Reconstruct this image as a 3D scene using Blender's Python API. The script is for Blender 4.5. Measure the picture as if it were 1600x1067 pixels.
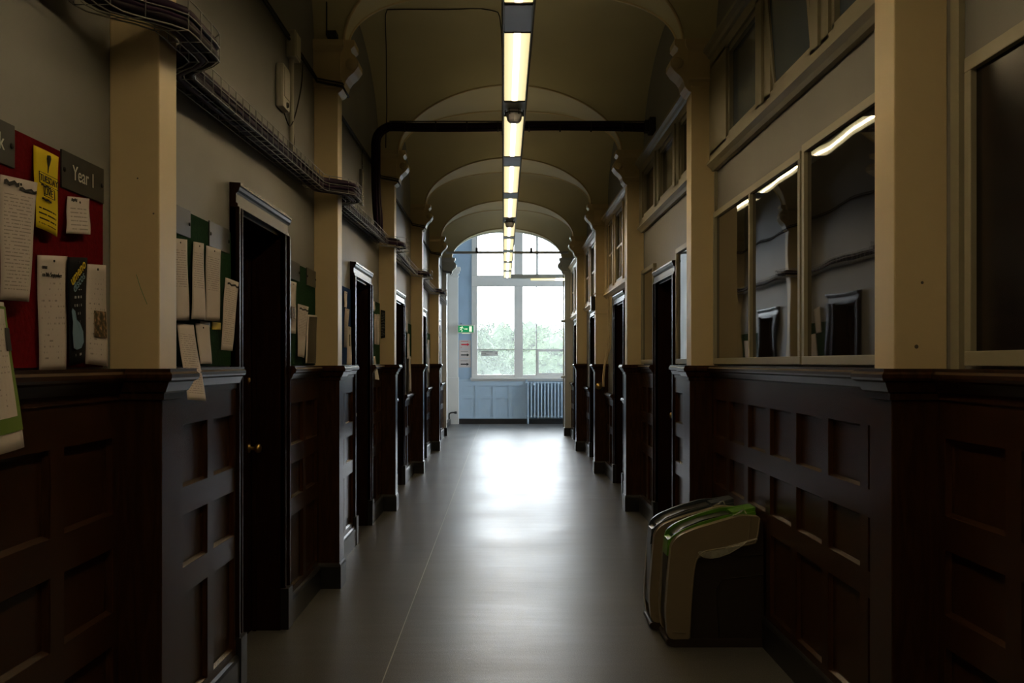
import bpy, bmesh, math, random
from mathutils import Vector, Matrix, noise
PI = math.pi
for o in list(bpy.data.objects):
    bpy.data.objects.remove(o, do_unlink=True)
S = bpy.context.scene
COL = S.collection
random.seed(7)

# ------------------------------------------------------------------ camera
EYE = 1.55
cam_d = bpy.data.cameras.new('camera')
cam = bpy.data.objects.new('camera', cam_d)
COL.objects.link(cam)
cam.location = (0, 0, EYE)
cam.rotation_euler = (PI / 2, 0, 0)
cam_d.sensor_width = 36
cam_d.lens = 36
cam_d.shift_x = 13 / 1600
cam_d.shift_y = 33 / 1600
cam_d.clip_start = 0.05
cam_d.clip_end = 300
S.camera = cam

# ------------------------------------------------------------------ world, portals, exposure
W = bpy.data.worlds.new('overcast_sky')
S.world = W
W.use_nodes = True
bg = W.node_tree.nodes['Background']
bg.inputs[0].default_value = (0.90, 0.95, 1.0, 1)
bg.inputs[1].default_value = 13.5
S.view_settings.view_transform = 'Standard'
S.view_settings.look = 'None'
S.view_settings.gamma = 1
S.view_settings.use_curve_mapping = False
S.view_settings.exposure = 0.0
LAMP = 80.0
LAMP_COL = (1.0, 0.74, 0.40)


def portal(name, loc, rot, sx, sy):
    d = bpy.data.lights.new(name, 'AREA')
    d.shape = 'RECTANGLE'
    d.size = sx
    d.size_y = sy
    d.cycles.is_portal = True
    o = bpy.data.objects.new(name, d)
    o.location = loc
    o.rotation_euler = rot
    COL.objects.link(o)


portal('window_portal', (0.6, 26.16, 3.05), (-PI / 2, 0, 0), 2.9, 3.9)
portal('window_portal', (5.66, 23.9, 2.8), (0, PI / 2, 0), 3.4, 3.0)

# ------------------------------------------------------------------ constants of the place
WL, PL = -1.305, -1.14      # left wall plane, left pilaster face
WR, PR = 1.46, 1.285        # right wall plane, right pilaster face
PITCH, PT = 3.65, 0.18
LN, RN = 3.39, 3.37         # near faces of the first visible pilasters
SPRING, CREST, ARCHTOP = 3.76, 4.62, 4.33
REAR, ENDW = -3.91, 26.0
DADO = 1.53
LOW = 1.14


# ------------------------------------------------------------------ materials
def new_mat(name):
    m = bpy.data.materials.new(name)
    m.use_nodes = True
    return m, m.node_tree.nodes, m.node_tree.links, m.node_tree.nodes['Principled BSDF']


def ramp2(n, l, src, c0, c1, p0=0.3, p1=0.7):
    r = n.new('ShaderNodeValToRGB')
    r.color_ramp.elements[0].position = p0
    r.color_ramp.elements[1].position = p1
    r.color_ramp.elements[0].color = (*c0, 1)
    r.color_ramp.elements[1].color = (*c1, 1)
    l.new(src, r.inputs[0])
    return r


def mat(name, col, rough=0.5, var=0.06, scale=6, metal=0.0, bump=0.0, stretch=(1, 1, 1), coat=0, spec=0.5):
    m, n, l, p = new_mat(name)
    tc = n.new('ShaderNodeTexCoord')
    mp = n.new('ShaderNodeMapping')
    mp.inputs['Scale'].default_value = stretch
    l.new(tc.outputs['Object'], mp.inputs[0])
    nz = n.new('ShaderNodeTexNoise')
    nz.inputs['Scale'].default_value = scale
    nz.inputs['Detail'].default_value = 5
    l.new(mp.outputs[0], nz.inputs['Vector'])
    c0 = tuple(max(0, c * (1 - var)) for c in col)
    c1 = tuple(min(1, c * (1 + var)) for c in col)
    r = ramp2(n, l, nz.outputs['Fac'], c0, c1)
    l.new(r.outputs[0], p.inputs['Base Color'])
    p.inputs['Roughness'].default_value = rough
    p.inputs['Metallic'].default_value = metal
    p.inputs['Coat Weight'].default_value = coat
    p.inputs['Specular IOR Level'].default_value = spec
    if bump:
        b = n.new('ShaderNodeBump')
        b.inputs['Strength'].default_value = bump
        b.inputs['Distance'].default_value = 0.01
        l.new(nz.outputs['Fac'], b.inputs['Height'])
        l.new(b.outputs[0], p.inputs['Normal'])
    return m


M = {}
M['wall'] = mat('grey_wall_paint', (0.21, 0.212, 0.206), 0.5, 0.10, 1.3, bump=0.12)
M['cream'] = mat('cream_gloss_paint', (0.70, 0.57, 0.34), 0.42, 0.05, 2.2, bump=0.08)
M['vault'] = mat('vault_cream_paint', (0.66, 0.60, 0.38), 0.6, 0.07, 1.0, bump=0.08)
M['white'] = mat('white_gloss_paint', (0.62, 0.62, 0.60), 0.4, 0.04, 2)
M['blue'] = mat('pale_blue_paint', (0.34, 0.47, 0.62), 0.45, 0.06, 1.5)
M['blue_light'] = mat('light_blue_paint', (0.40, 0.53, 0.66), 0.4, 0.04, 2)
M['brown_frame'] = mat('pale_olive_frame_paint', (0.32, 0.295, 0.21), 0.4, 0.04, 3)
M['black'] = mat('black_paint', (0.012, 0.012, 0.013), 0.35, 0.2, 4)
M['dark'] = mat('dark_matt', (0.02, 0.018, 0.018), 0.7, 0.2, 4)
M['purple'] = mat('purple_cable', (0.020, 0.005, 0.028), 0.55, 0.3, 9, spec=0.2)
M['darkcable'] = mat('dark_cable', (0.010, 0.005, 0.012), 0.55, 0.3, 9, spec=0.2)
M['wire'] = mat('galvanised_wire', (0.34, 0.34, 0.35), 0.45, 0.1, 20, metal=0.5)
M['brass'] = mat('brass', (0.55, 0.38, 0.14), 0.3, 0.1, 10, metal=1)
M['steel'] = mat('steel_plate', (0.28, 0.29, 0.30), 0.25, 0.1, 6, metal=0.8)
M['plate'] = mat('smoked_plate', (0.030, 0.032, 0.032), 0.3, 0.2, 6, spec=0.25)
M['housing'] = mat('lamp_housing', (0.30, 0.30, 0.32), 0.4, 0.05, 5)
M['closer'] = mat('lamp_blanking_panel', (0.42, 0.43, 0.50), 0.35, 0.05, 5)
M['redfelt'] = mat('red_felt', (0.13, 0.003, 0.006), 0.95, 0.15, 60, bump=0.2, spec=0.08)
M['greenfelt'] = mat('green_felt', (0.010, 0.04, 0.014), 0.95, 0.15, 60, bump=0.2, spec=0.08)
M['bluefelt'] = mat('blue_felt', (0.004, 0.03, 0.12), 0.95, 0.15, 60, bump=0.2, spec=0.08)
M['yellow'] = mat('yellow_paper', (0.72, 0.55, 0.02), 0.7, 0.05, 8)
M['ink'] = mat('black_ink', (0.02, 0.02, 0.02), 0.8, 0, 5)
M['greytext'] = mat('pale_lettering', (0.55, 0.55, 0.52), 0.6, 0, 5)
M['redink'] = mat('red_ink', (0.60, 0.01, 0.03), 0.7, 0, 5)
M['yellowink'] = mat('yellow_ink', (0.75, 0.55, 0.03), 0.7, 0, 5)
M['blueink'] = mat('blue_ink', (0.16, 0.28, 0.42), 0.7, 0, 5)
M['limeborder'] = mat('lime_green_ink', (0.11, 0.19, 0.02), 0.6, 0.1, 5)
M['paperplain'] = mat('white_paper', (0.55, 0.50, 0.48), 0.75, 0.03, 8)
M['binshell'] = mat('beige_plastic', (0.19, 0.155, 0.10), 0.38, 0.04, 8, bump=0.03)
M['bindark'] = mat('brown_plastic', (0.018, 0.011, 0.008), 0.5, 0.1, 8)
M['binbase'] = mat('dark_brown_base_plastic', (0.020, 0.011, 0.008), 0.5, 0.1, 8)
M['bingreen'] = mat('green_plastic', (0.08, 0.24, 0.006), 0.35, 0.05, 8)
M['bingrey'] = mat('slate_plastic', (0.03, 0.04, 0.05), 0.35, 0.05, 8)
M['plasticwhite'] = mat('white_plastic', (0.6, 0.58, 0.5), 0.4, 0.03, 8)
M['signgreen'] = mat('sign_green', (0.0, 0.20, 0.07), 0.4, 0.03, 8)
M['bark'] = mat('bark', (0.12, 0.10, 0.08), 0.9, 0.2, 3)
M['grass'] = mat('grass', (0.10, 0.15, 0.06), 0.95, 0.2, 0.3)


def leaf_mat(name, c):
    return mat(name, c, 0.9, 0.35, 1.2, bump=0.6)


def wood_mat(name, c0, c1, rough):
    m, n, l, p = new_mat(name)
    tc = n.new('ShaderNodeTexCoord')
    mp = n.new('ShaderNodeMapping')
    mp.inputs['Scale'].default_value = (9, 9, 1.0)
    l.new(tc.outputs['Object'], mp.inputs[0])
    nz = n.new('ShaderNodeTexNoise')
    nz.inputs['Scale'].default_value = 3.5
    nz.inputs['Detail'].default_value = 8
    nz.inputs['Distortion'].default_value = 1.3
    l.new(mp.outputs[0], nz.inputs['Vector'])
    r = ramp2(n, l, nz.outputs['Fac'], c0, c1, 0.35, 0.7)
    l.new(r.outputs[0], p.inputs['Base Color'])
    rr = n.new('ShaderNodeMapRange')
    rr.inputs['To Min'].default_value = rough - 0.015
    rr.inputs['To Max'].default_value = rough + 0.025
    l.new(nz.outputs['Fac'], rr.inputs[0])
    p.inputs['Roughness'].default_value = rough
    p.inputs['Coat Weight'].default_value = 0.0
    p.inputs['Specular IOR Level'].default_value = 0.3
    p.inputs['Coat Roughness'].default_value = 0.25
    return m


M['wood'] = wood_mat('dark_varnished_oak', (0.027, 0.0100, 0.0036), (0.046, 0.0190, 0.0072), 0.27)
M['doorwood'] = wood_mat('very_dark_door_oak', (0.013, 0.0050, 0.0026), (0.020, 0.0080, 0.0042), 0.27)
M['doorwood'].node_tree.nodes['Principled BSDF'].inputs['Specular IOR Level'].default_value = 0.12


def floor_mat():
    m, n, l, p = new_mat('speckled_grey_vinyl')
    tc = n.new('ShaderNodeTexCoord')
    big = n.new('ShaderNodeTexNoise')
    big.inputs['Scale'].default_value = 0.9
    big.inputs['Detail'].default_value = 4
    l.new(tc.outputs['Object'], big.inputs['Vector'])
    sp = n.new('ShaderNodeTexNoise')
    sp.inputs['Scale'].default_value = 160
    sp.inputs['Detail'].default_value = 3
    l.new(tc.outputs['Object'], sp.inputs['Vector'])
    r = ramp2(n, l, sp.outputs['Fac'], (0.056, 0.055, 0.054), (0.145, 0.142, 0.138), 0.35, 0.68)
    mx = n.new('ShaderNodeMix')
    mx.data_type = 'RGBA'
    mx.blend_type = 'MULTIPLY'
    mx.inputs[0].default_value = 0.5
    r2 = ramp2(n, l, big.outputs['Fac'], (0.75, 0.75, 0.75), (1, 1, 1), 0.3, 0.65)
    l.new(r.outputs[0], mx.inputs[6])
    l.new(r2.outputs[0], mx.inputs[7])
    # small dark scuffs
    mp = n.new('ShaderNodeMapping')
    mp.inputs['Scale'].default_value = (2, 1.4, 1)
    l.new(tc.outputs['Object'], mp.inputs[0])
    vo = n.new('ShaderNodeTexNoise')
    vo.inputs['Scale'].default_value = 21
    vo.inputs['Detail'].default_value = 2
    l.new(mp.outputs[0], vo.inputs['Vector'])
    sc = ramp2(n, l, vo.outputs['Fac'], (1, 1, 1), (0.55, 0.53, 0.5), 0.785, 0.80)
    mx2 = n.new('ShaderNodeMix')
    mx2.data_type = 'RGBA'
    mx2.blend_type = 'MULTIPLY'
    mx2.inputs[0].default_value = 1
    l.new(mx.outputs[2], mx2.inputs[6])
    l.new(sc.outputs[0], mx2.inputs[7])
    l.new(mx2.outputs[2], p.inputs['Base Color'])
    rg = n.new('ShaderNodeMapRange')
    rg.inputs['From Min'].default_value = 0.3
    rg.inputs['From Max'].default_value = 0.7
    rg.inputs['To Min'].default_value = 0.30
    rg.inputs['To Max'].default_value = 0.38
    l.new(big.outputs['Fac'], rg.inputs[0])
    l.new(rg.outputs[0], p.inputs['Roughness'])
    p.inputs['Specular IOR Level'].default_value = 0.34
    # soft undulations running across the corridor
    mpb = n.new('ShaderNodeMapping')
    mpb.inputs['Scale'].default_value = (0.7, 2.4, 1)
    l.new(tc.outputs['Object'], mpb.inputs[0])
    un = n.new('ShaderNodeTexNoise')
    un.inputs['Scale'].default_value = 1.6
    un.inputs['Detail'].default_value = 3
    l.new(mpb.outputs[0], un.inputs['Vector'])
    b1 = n.new('ShaderNodeBump')
    b1.inputs['Strength'].default_value = 0.2
    b1.inputs['Distance'].default_value = 0.02
    l.new(un.outputs['Fac'], b1.inputs['Height'])
    b2 = n.new('ShaderNodeBump')
    b2.inputs['Strength'].default_value = 0.45
    b2.inputs['Distance'].default_value = 0.002
    l.new(sp.outputs['Fac'], b2.inputs['Height'])
    l.new(b1.outputs[0], b2.inputs['Normal'])
    l.new(b2.outputs[0], p.inputs['Normal'])
    return m


M['floor'] = floor_mat()


def glass_mat(name, haze, tint, rough=0.0):
    m, n, l, p = new_mat(name)
    n.remove(p)
    out = n['Material Output']
    tr = n.new('ShaderNodeBsdfTransparent')
    tr.inputs[0].default_value = (*tint, 1)
    gl = n.new('ShaderNodeBsdfGlossy')
    gl.inputs['Roughness'].default_value = 0.03
    fr = n.new('ShaderNodeFresnel')
    m1 = n.new('ShaderNodeMixShader')
    l.new(fr.outputs[0], m1.inputs[0])
    l.new(tr.outputs[0], m1.inputs[1])
    l.new(gl.outputs[0], m1.inputs[2])
    tl = n.new('ShaderNodeBsdfTranslucent')  # translucent veil mixed in to paint pale haze over the view outside
    tl.inputs[0].default_value = (0.9, 0.95, 0.95, 1)
    m2 = n.new('ShaderNodeMixShader')
    m2.inputs[0].default_value = haze
    l.new(m1.outputs[0], m2.inputs[1])
    l.new(tl.outputs[0], m2.inputs[2])
    l.new(m2.outputs[0], out.inputs[0])
    return m


M['glass'] = glass_mat('hazed_window_glass', 0.055, (0.97, 0.99, 1.0))


def mirror_glass(name, back, refl, bumpy=0.25, rough=0.02, rows=False):
    # glass over a dark backing: strong reflection at a grazing view
    m, n, l, p = new_mat(name)
    tc = n.new('ShaderNodeTexCoord')
    nz = n.new('ShaderNodeTexNoise')
    nz.inputs['Scale'].default_value = 1.7
    nz.inputs['Detail'].default_value = 1
    l.new(tc.outputs['Object'], nz.inputs['Vector'])
    b = n.new('ShaderNodeBump')
    b.inputs['Strength'].default_value = bumpy
    b.inputs['Distance'].default_value = 0.02
    l.new(nz.outputs['Fac'], b.inputs['Height'])
    l.new(b.outputs[0], p.inputs['Normal'])
    if rows:
        mp = n.new('ShaderNodeMapping')
        mp.inputs['Scale'].default_value = (1, 1.2, 22)
        l.new(tc.outputs['Object'], mp.inputs[0])
        n2 = n.new('ShaderNodeTexNoise')
        n2.inputs['Scale'].default_value = 1.4
        n2.inputs['Detail'].default_value = 2
        l.new(mp.outputs[0], n2.inputs['Vector'])
        r = ramp2(n, l, n2.outputs['Fac'], back, tuple(c * 2.6 for c in back), 0.45, 0.62)
        l.new(r.outputs[0], p.inputs['Base Color'])
    else:
        p.inputs['Base Color'].default_value = (*back, 1)
    p.inputs['Roughness'].default_value = rough
    p.inputs['IOR'].default_value = refl
    return m


M['cabglass'] = mirror_glass('glass_over_dark_backing', (0.012, 0.010, 0.010), 3.2, bumpy=0.12)
M['boardglass'] = mirror_glass('glass_over_dark_red_board', (0.006, 0.0035, 0.003), 1.3, rough=0.2, rows=True)
M['upglass'] = mirror_glass('obscured_glass_painted_daylight', (0.075, 0.11, 0.165), 1.5, rough=0.15)  # bluish daylight from the rooms behind is put into the base colour
M['upglass_dark'] = mirror_glass('obscured_dark_glass', (0.05, 0.045, 0.04), 1.6, rough=0.12)

# lamp diffuser: bright along the tube, dimmer and yellower toward its edges
m, n, l, p = new_mat('lit_diffuser')
p.inputs['Base Color'].default_value = (0.7, 0.68, 0.55, 1)
tc = n.new('ShaderNodeTexCoord')
sep = n.new('ShaderNodeSeparateXYZ')
l.new(tc.outputs['Generated'], sep.inputs[0])
def curve_(src, pts):
    r = n.new('ShaderNodeValToRGB')
    e = r.color_ramp.elements
    while len(e) < len(pts): e.new(0.5)
    for q, (ps, c) in zip(e, pts):
        q.position = ps; q.color = (*c, 1)
    l.new(src, r.inputs[0])
    return r.outputs[0]
cr = curve_(sep.outputs[0], [(0, (0.0115, 0.0095, 0.0045)), (0.36, (0.018, 0.0150, 0.0090)), (0.5, LAMP_COL), (0.64, (0.018, 0.0150, 0.0090)), (1, (0.0115, 0.0095, 0.0045))])
l.new(cr, p.inputs['Emission Color'])
p.inputs['Emission Strength'].default_value = LAMP
M['lamp'] = m
m, n, l, p = new_mat('vault_fill_glow')  # added glow that brightens the vault, not a real part of the fitting
p.inputs['Base Color'].default_value = (0.7, 0.68, 0.55, 1)
p.inputs['Emission Color'].default_value = (1.0, 0.80, 0.42, 1)
p.inputs['Emission Strength'].default_value = 1.7
M['vaultfill'] = m
m, n, l, p = new_mat('lit_sign_face')
p.inputs['Base Color'].default_value = (0.8, 0.85, 0.7, 1)
p.inputs['Emission Color'].default_value = (0.9, 1.0, 0.6, 1)
p.inputs['Emission Strength'].default_value = 0.7
M['signlit'] = m
m, n, l, p = new_mat('lit_sign_green')
p.inputs['Base Color'].default_value = (0, 0.22, 0.08, 1)
p.inputs['Emission Color'].default_value = (0.0, 0.35, 0.10, 1)
p.inputs['Emission Strength'].default_value = 0.35
M['signgreenlit'] = m


def text_paper(name, base=(0.55, 0.50, 0.48), ink=(0.30, 0.27, 0.26), lines=26, top=0.86, dens=0.5, margin=0.1, bot=0.07):
    m, n, l, p = new_mat(name)
    uv = n.new('ShaderNodeUVMap')
    sep = n.new('ShaderNodeSeparateXYZ')
    l.new(uv.outputs[0], sep.inputs[0])

    def math_(op, a, b=None, c=None):
        nd = n.new('ShaderNodeMath')
        nd.operation = op
        for i, v in enumerate((a, b, c)):
            if v is None:
                continue
            if isinstance(v, (int, float)):
                nd.inputs[i].default_value = v
            else:
                l.new(v, nd.inputs[i])
        return nd.outputs[0]
    row = math_('MULTIPLY', sep.outputs[1], lines)
    fr = math_('FRACT', row)
    fl = math_('FLOOR', row)
    band = math_('LESS_THAN', fr, 0.30)
    cmb = n.new('ShaderNodeCombineXYZ')
    xx = math_('MULTIPLY', sep.outputs[0], 15)
    l.new(xx, cmb.inputs[0])
    yy = math_('MULTIPLY', fl, 3.7)
    l.new(yy, cmb.inputs[1])
    nz = n.new('ShaderNodeTexNoise')
    nz.inputs['Scale'].default_value = 1.0
    nz.inputs['Detail'].default_value = 3
    l.new(cmb.outputs[0], nz.inputs['Vector'])
    word = math_('GREATER_THAN', nz.outputs['Fac'], dens)
    inx0 = math_('GREATER_THAN', sep.outputs[0], margin)
    inx1 = math_('LESS_THAN', sep.outputs[0], 1 - margin)
    iny0 = math_('LESS_THAN', sep.outputs[1], top)
    iny1 = math_('GREATER_THAN', sep.outputs[1], bot)
    f = band
    for k in (word, inx0, inx1, iny0, iny1):
        f = math_('MULTIPLY', f, k)
    mx = n.new('ShaderNodeMix')
    mx.data_type = 'RGBA'
    l.new(f, mx.inputs[0])
    mx.inputs[6].default_value = (*base, 1)
    mx.inputs[7].default_value = (*ink, 1)
    l.new(mx.outputs[2], p.inputs['Base Color'])
    p.inputs['Roughness'].default_value = 0.8
    p.inputs['Specular IOR Level'].default_value = 0.15
    return m


M['listpaper'] = text_paper('typed_list_paper', lines=34, dens=0.44, top=0.88, bot=0.40)
M['longlist'] = text_paper('full_typed_list_paper', lines=34, dens=0.46)
M['sparse'] = text_paper('sparse_typed_paper', lines=20, dens=0.58)
M['fewlines'] = text_paper('few_line_paper', lines=9, dens=0.42, top=0.75, margin=0.14)
M['yellowtext'] = text_paper('yellow_printed_paper', base=(0.72, 0.55, 0.02), ink=(0.04, 0.03, 0.01), lines=16, top=0.30, dens=0.40)
M['darkposter'] = text_paper('dark_printed_poster', base=(0.006, 0.007, 0.010), ink=(0.40, 0.42, 0.45), lines=13, top=0.70, dens=0.54, margin=0.3)
M['blackposter'] = text_paper('black_printed_poster', base=(0.008, 0.008, 0.010), ink=(0.35, 0.36, 0.36), lines=18, top=0.95, dens=0.44)
m, n, l, p = new_mat('mottled_photo_print')
uvn = n.new('ShaderNodeUVMap')
nz = n.new('ShaderNodeTexNoise')
nz.inputs['Scale'].default_value = 4.5
nz.inputs['Detail'].default_value = 3
l.new(uvn.outputs[0], nz.inputs['Vector'])
r = n.new('ShaderNodeValToRGB')
e = r.color_ramp.elements
e[0].position = 0.35; e[0].color = (0.01, 0.015, 0.008, 1)
e[1].position = 0.68; e[1].color = (0.50, 0.30, 0.20, 1)
q = e.new(0.5); q.color = (0.09, 0.06, 0.02, 1)
l.new(nz.outputs['Fac'], r.inputs[0])
l.new(r.outputs[0], p.inputs['Base Color'])
p.inputs['Roughness'].default_value = 0.6
M['photo'] = m


# ------------------------------------------------------------------ mesh helpers
def box(bm, x0, x1, y0, y1, z0, z1, bev=0.0):
    if x0 > x1: x0, x1 = x1, x0
    if y0 > y1: y0, y1 = y1, y0
    if z0 > z1: z0, z1 = z1, z0
    vs = [bm.verts.new(c) for c in ((x0, y0, z0), (x1, y0, z0), (x1, y1, z0), (x0, y1, z0),
                                    (x0, y0, z1), (x1, y0, z1), (x1, y1, z1), (x0, y1, z1))]
    fs = [bm.faces.new([vs[i] for i in f]) for f in ((0, 3, 2, 1), (4, 5, 6, 7), (0, 1, 5, 4), (1, 2, 6, 5), (2, 3, 7, 6), (3, 0, 4, 7))]
    if bev:
        es = list({e for f in fs for e in f.edges})
        bmesh.ops.bevel(bm, geom=es, offset=bev, segments=2, profile=0.6, affect='EDGES')
    return vs


def tube(bm, pts, r, seg=8, cap=True):
    pts = [Vector(p) for p in pts]
    rings = []
    up = Vector((0, 0, 1))
    prev = None
    for i, p in enumerate(pts):
        if i == 0: d = pts[1] - pts[0]
        elif i == len(pts) - 1: d = pts[-1] - pts[-2]
        else: d = (pts[i + 1] - p).normalized() + (p - pts[i - 1]).normalized()
        d.normalize()
        if prev is None:
            a = up if abs(d.z) < 0.9 else Vector((1, 0, 0))
            u = d.cross(a).normalized()
        else:
            u = (prev - d * prev.dot(d)).normalized()
        prev = u
        v = d.cross(u)
        rr = r[i] if isinstance(r, (list, tuple)) else r
        rings.append([bm.verts.new(p + (u * math.cos(2 * PI * k / seg) + v * math.sin(2 * PI * k / seg)) * rr) for k in range(seg)])
    for a, b in zip(rings, rings[1:]):
        for k in range(seg):
            f = bm.faces.new((a[k], a[(k + 1) % seg], b[(k + 1) % seg], b[k]))
            f.smooth = True
    if cap:
        bm.faces.new(rings[0][::-1])
        bm.faces.new(rings[-1])


def smooth_path(pts, n=4):
    pts = [Vector(p) for p in pts]
    out = []
    for i in range(len(pts) - 1):
        p0 = pts[max(0, i - 1)]; p1 = pts[i]; p2 = pts[i + 1]; p3 = pts[min(len(pts) - 1, i + 2)]
        for k in range(n):
            t = k / n
            out.append(0.5 * ((2 * p1) + (-p0 + p2) * t + (2 * p0 - 5 * p1 + 4 * p2 - p3) * t * t + (-p0 + 3 * p1 - 3 * p2 + p3) * t ** 3))
    out.append(pts[-1])
    return out


def prism_y(bm, prof, y0, y1, bev=0.0, smooth=False):
    """profile of (x, z) extruded along Y"""
    a = [bm.verts.new((x, y0, z)) for x, z in prof]
    b = [bm.verts.new((x, y1, z)) for x, z in prof]
    fs = [bm.faces.new(a), bm.faces.new(b[::-1])]
    k = len(prof)
    for i in range(k):
        f = bm.faces.new((a[i], b[i], b[(i + 1) % k], a[(i + 1) % k]))
        f.smooth = smooth
        fs.append(f)
    if bev:
        es = [e for e in set(list(fs[0].edges) + list(fs[1].edges))]
        bmesh.ops.bevel(bm, geom=es, offset=bev, segments=3, profile=0.5, affect='EDGES')


def prism_x(bm, prof, x0, x1):
    """profile of (y, z) extruded along X"""
    a = [bm.verts.new((x0, y, z)) for y, z in prof]
    b = [bm.verts.new((x1, y, z)) for y, z in prof]
    bm.faces.new(a); bm.faces.new(b[::-1])
    k = len(prof)
    for i in range(k):
        bm.faces.new((a[i], b[i], b[(i + 1) % k], a[(i + 1) % k]))


def lathe(bm, prof, c, axis='x', seg=20, flip=1):
    """profile of (radius, distance along axis)"""
    c = Vector(c)
    rings = []
    for r, h in prof:
        ring = []
        for k in range(seg):
            a = 2 * PI * k / seg
            if axis == 'x': p = Vector((h * flip, r * math.cos(a), r * math.sin(a)))
            elif axis == 'z': p = Vector((r * math.cos(a), r * math.sin(a), h))
            else: p = Vector((r * math.cos(a), h * flip, r * math.sin(a)))
            ring.append(bm.verts.new(c + p))
        rings.append(ring)
    for a, b in zip(rings, rings[1:]):
        for k in range(seg):
            f = bm.faces.new((a[k], a[(k + 1) % seg], b[(k + 1) % seg], b[k]))
            f.smooth = True
    bm.faces.new(rings[0]); bm.faces.new(rings[-1])


def obj(name, bm, m, parent=None, label=None):
    bmesh.ops.recalc_face_normals(bm, faces=bm.faces[:])
    me = bpy.data.meshes.new(name)
    bm.to_mesh(me)
    bm.free()
    me.materials.append(m)
    o = bpy.data.objects.new(name, me)
    COL.objects.link(o)
    if parent is not None:
        o.parent = parent
        o.matrix_parent_inverse = Matrix.Translation(parent.location).inverted()
    if label: o['label'] = label
    return o


def B(): return bmesh.new()


def thing(name, label, cat, loc=(0, 0, 0), group=None):
    o = bpy.data.objects.new(name, None)
    o.location = loc
    o.empty_display_size = 0.1
    COL.objects.link(o)
    o['label'] = label; o['category'] = cat
    if group: o['group'] = group
    return o


def tag(o, label, cat, group=None):
    o['label'] = label; o['category'] = cat
    if group: o['group'] = group
    return o


def sroot(name, loc=(0, 0, 0)):
    o = bpy.data.objects.new(name, None)
    o.location = loc
    o.empty_display_size = 0.1
    COL.objects.link(o)
    o['kind'] = 'structure'
    return o


def struct(name, bm, m):
    o = obj(name, bm, m)
    o['kind'] = 'structure'
    return o


TRIM = [0]


def trim_name():
    TRIM[0] += 1
    return 'trim_%d' % TRIM[0]


def text_mesh(s, size, m, parent, origin, xax, yax, zax, name='lettering', bold=0.0, align='CENTER', extr=0.0006):
    cu = bpy.data.curves.new(name, 'FONT')
    cu.body = s
    cu.size = size
    cu.align_x = align
    cu.align_y = 'CENTER'
    cu.extrude = extr
    cu.offset = bold
    cu.resolution_u = 3
    t = bpy.data.objects.new(name, cu)
    COL.objects.link(t)
    bpy.context.view_layer.update()
    me = bpy.data.meshes.new_from_object(t.evaluated_get(bpy.context.evaluated_depsgraph_get()))
    bpy.data.objects.remove(t, do_unlink=True)
    me.name = name
    me.materials.clear()
    me.materials.append(m)
    R = Matrix((xax, yax, zax)).transposed().to_4x4()
    me.transform(Matrix.Translation(origin) @ R)
    o = bpy.data.objects.new(name, me)
    COL.objects.link(o)
    o.parent = parent
    o.matrix_parent_inverse = Matrix.Translation(parent.location).inverted()
    return o


# side helpers: d = distance from the wall plane into the corridor
def sx(side, d):
    return WL + d if side == 'L' else WR - d


def sbox(bm, side, d0, d1, y0, y1, z0, z1, bev=0):
    return box(bm, sx(side, d0), sx(side, d1), y0, y1, z0, z1, bev)


# ------------------------------------------------------------------ floor, ceiling, walls
def build_floor():
    bm = B()
    box(bm, -1.8, 5.9, REAR - 0.3, 26.4, -0.2, 0.0)
    struct('floor', bm, M['floor'])
    bm = B()
    box(bm, -0.592, -0.587, REAR, ENDW, 0.0, 0.0008)
    struct(trim_name(), bm, mat('pale_weld_seam', (0.42, 0.40, 0.35), 0.4, 0.05, 9))


build_floor()

KS = [-2, -1, 0, 1, 2, 3, 4, 5]
DOORS_L = {-1: (0.35, 1.53), 0: (4.87, 6.05), 1: (8.69, 9.85), 2: (11.95, 13.1), 3: (15.6, 16.75), 4: (19.3, 20.45)}
DOORS_R = {1: (8.56, 9.72), 2: (12.1, 13.27), 3: (15.7, 16.9), 4: (19.5, 20.7)}
OPEN_TOP = 2.294
ARCH = 0.105       # architrave width
END_PIER = LN + 5 * PITCH   # 21.64


def build_side_walls():
    for side, doors in (('L', DOORS_L), ('R', DOORS_R)):
        bm = B()
        y = REAR - 0.3
        yend = END_PIER + PT
        for k in sorted(doors):
            a, b = doors[k]
            a += ARCH; b -= ARCH
            sbox(bm, side, 0, -0.28, y, a, -0.1, 5.4)
            sbox(bm, side, 0, -0.28, a, b, OPEN_TOP, 5.4)
            sbox(bm, side, -0.24, -0.28, a, b, -0.1, OPEN_TOP)
            y = b
        sbox(bm, side, 0, -0.28, y, yend, -0.1, 5.4)
        struct('wall_left' if side == 'L' else 'wall_right', bm, M['wall'])
    bm = B()
    box(bm, -1.7, 1.9, REAR - 0.3, REAR, -0.1, 5.4)
    struct('wall_rear', bm, M['wall'])


build_side_walls()


ACX, AA = 0.065, 1.165


def z_arch(x):
    u = (x - ACX) / AA
    return SPRING + (ARCHTOP - SPRING) * math.sqrt(max(0.0, 1 - u * u))


def y_meet(x, half):
    """distance from the middle of the bay at which the cross vault has come down to the arch"""
    h = (z_arch(x) - SPRING) / (CREST - SPRING)
    return half * math.sqrt(max(0.0, 1 - h * h))


HALF = (PITCH - PT) / 2


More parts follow.
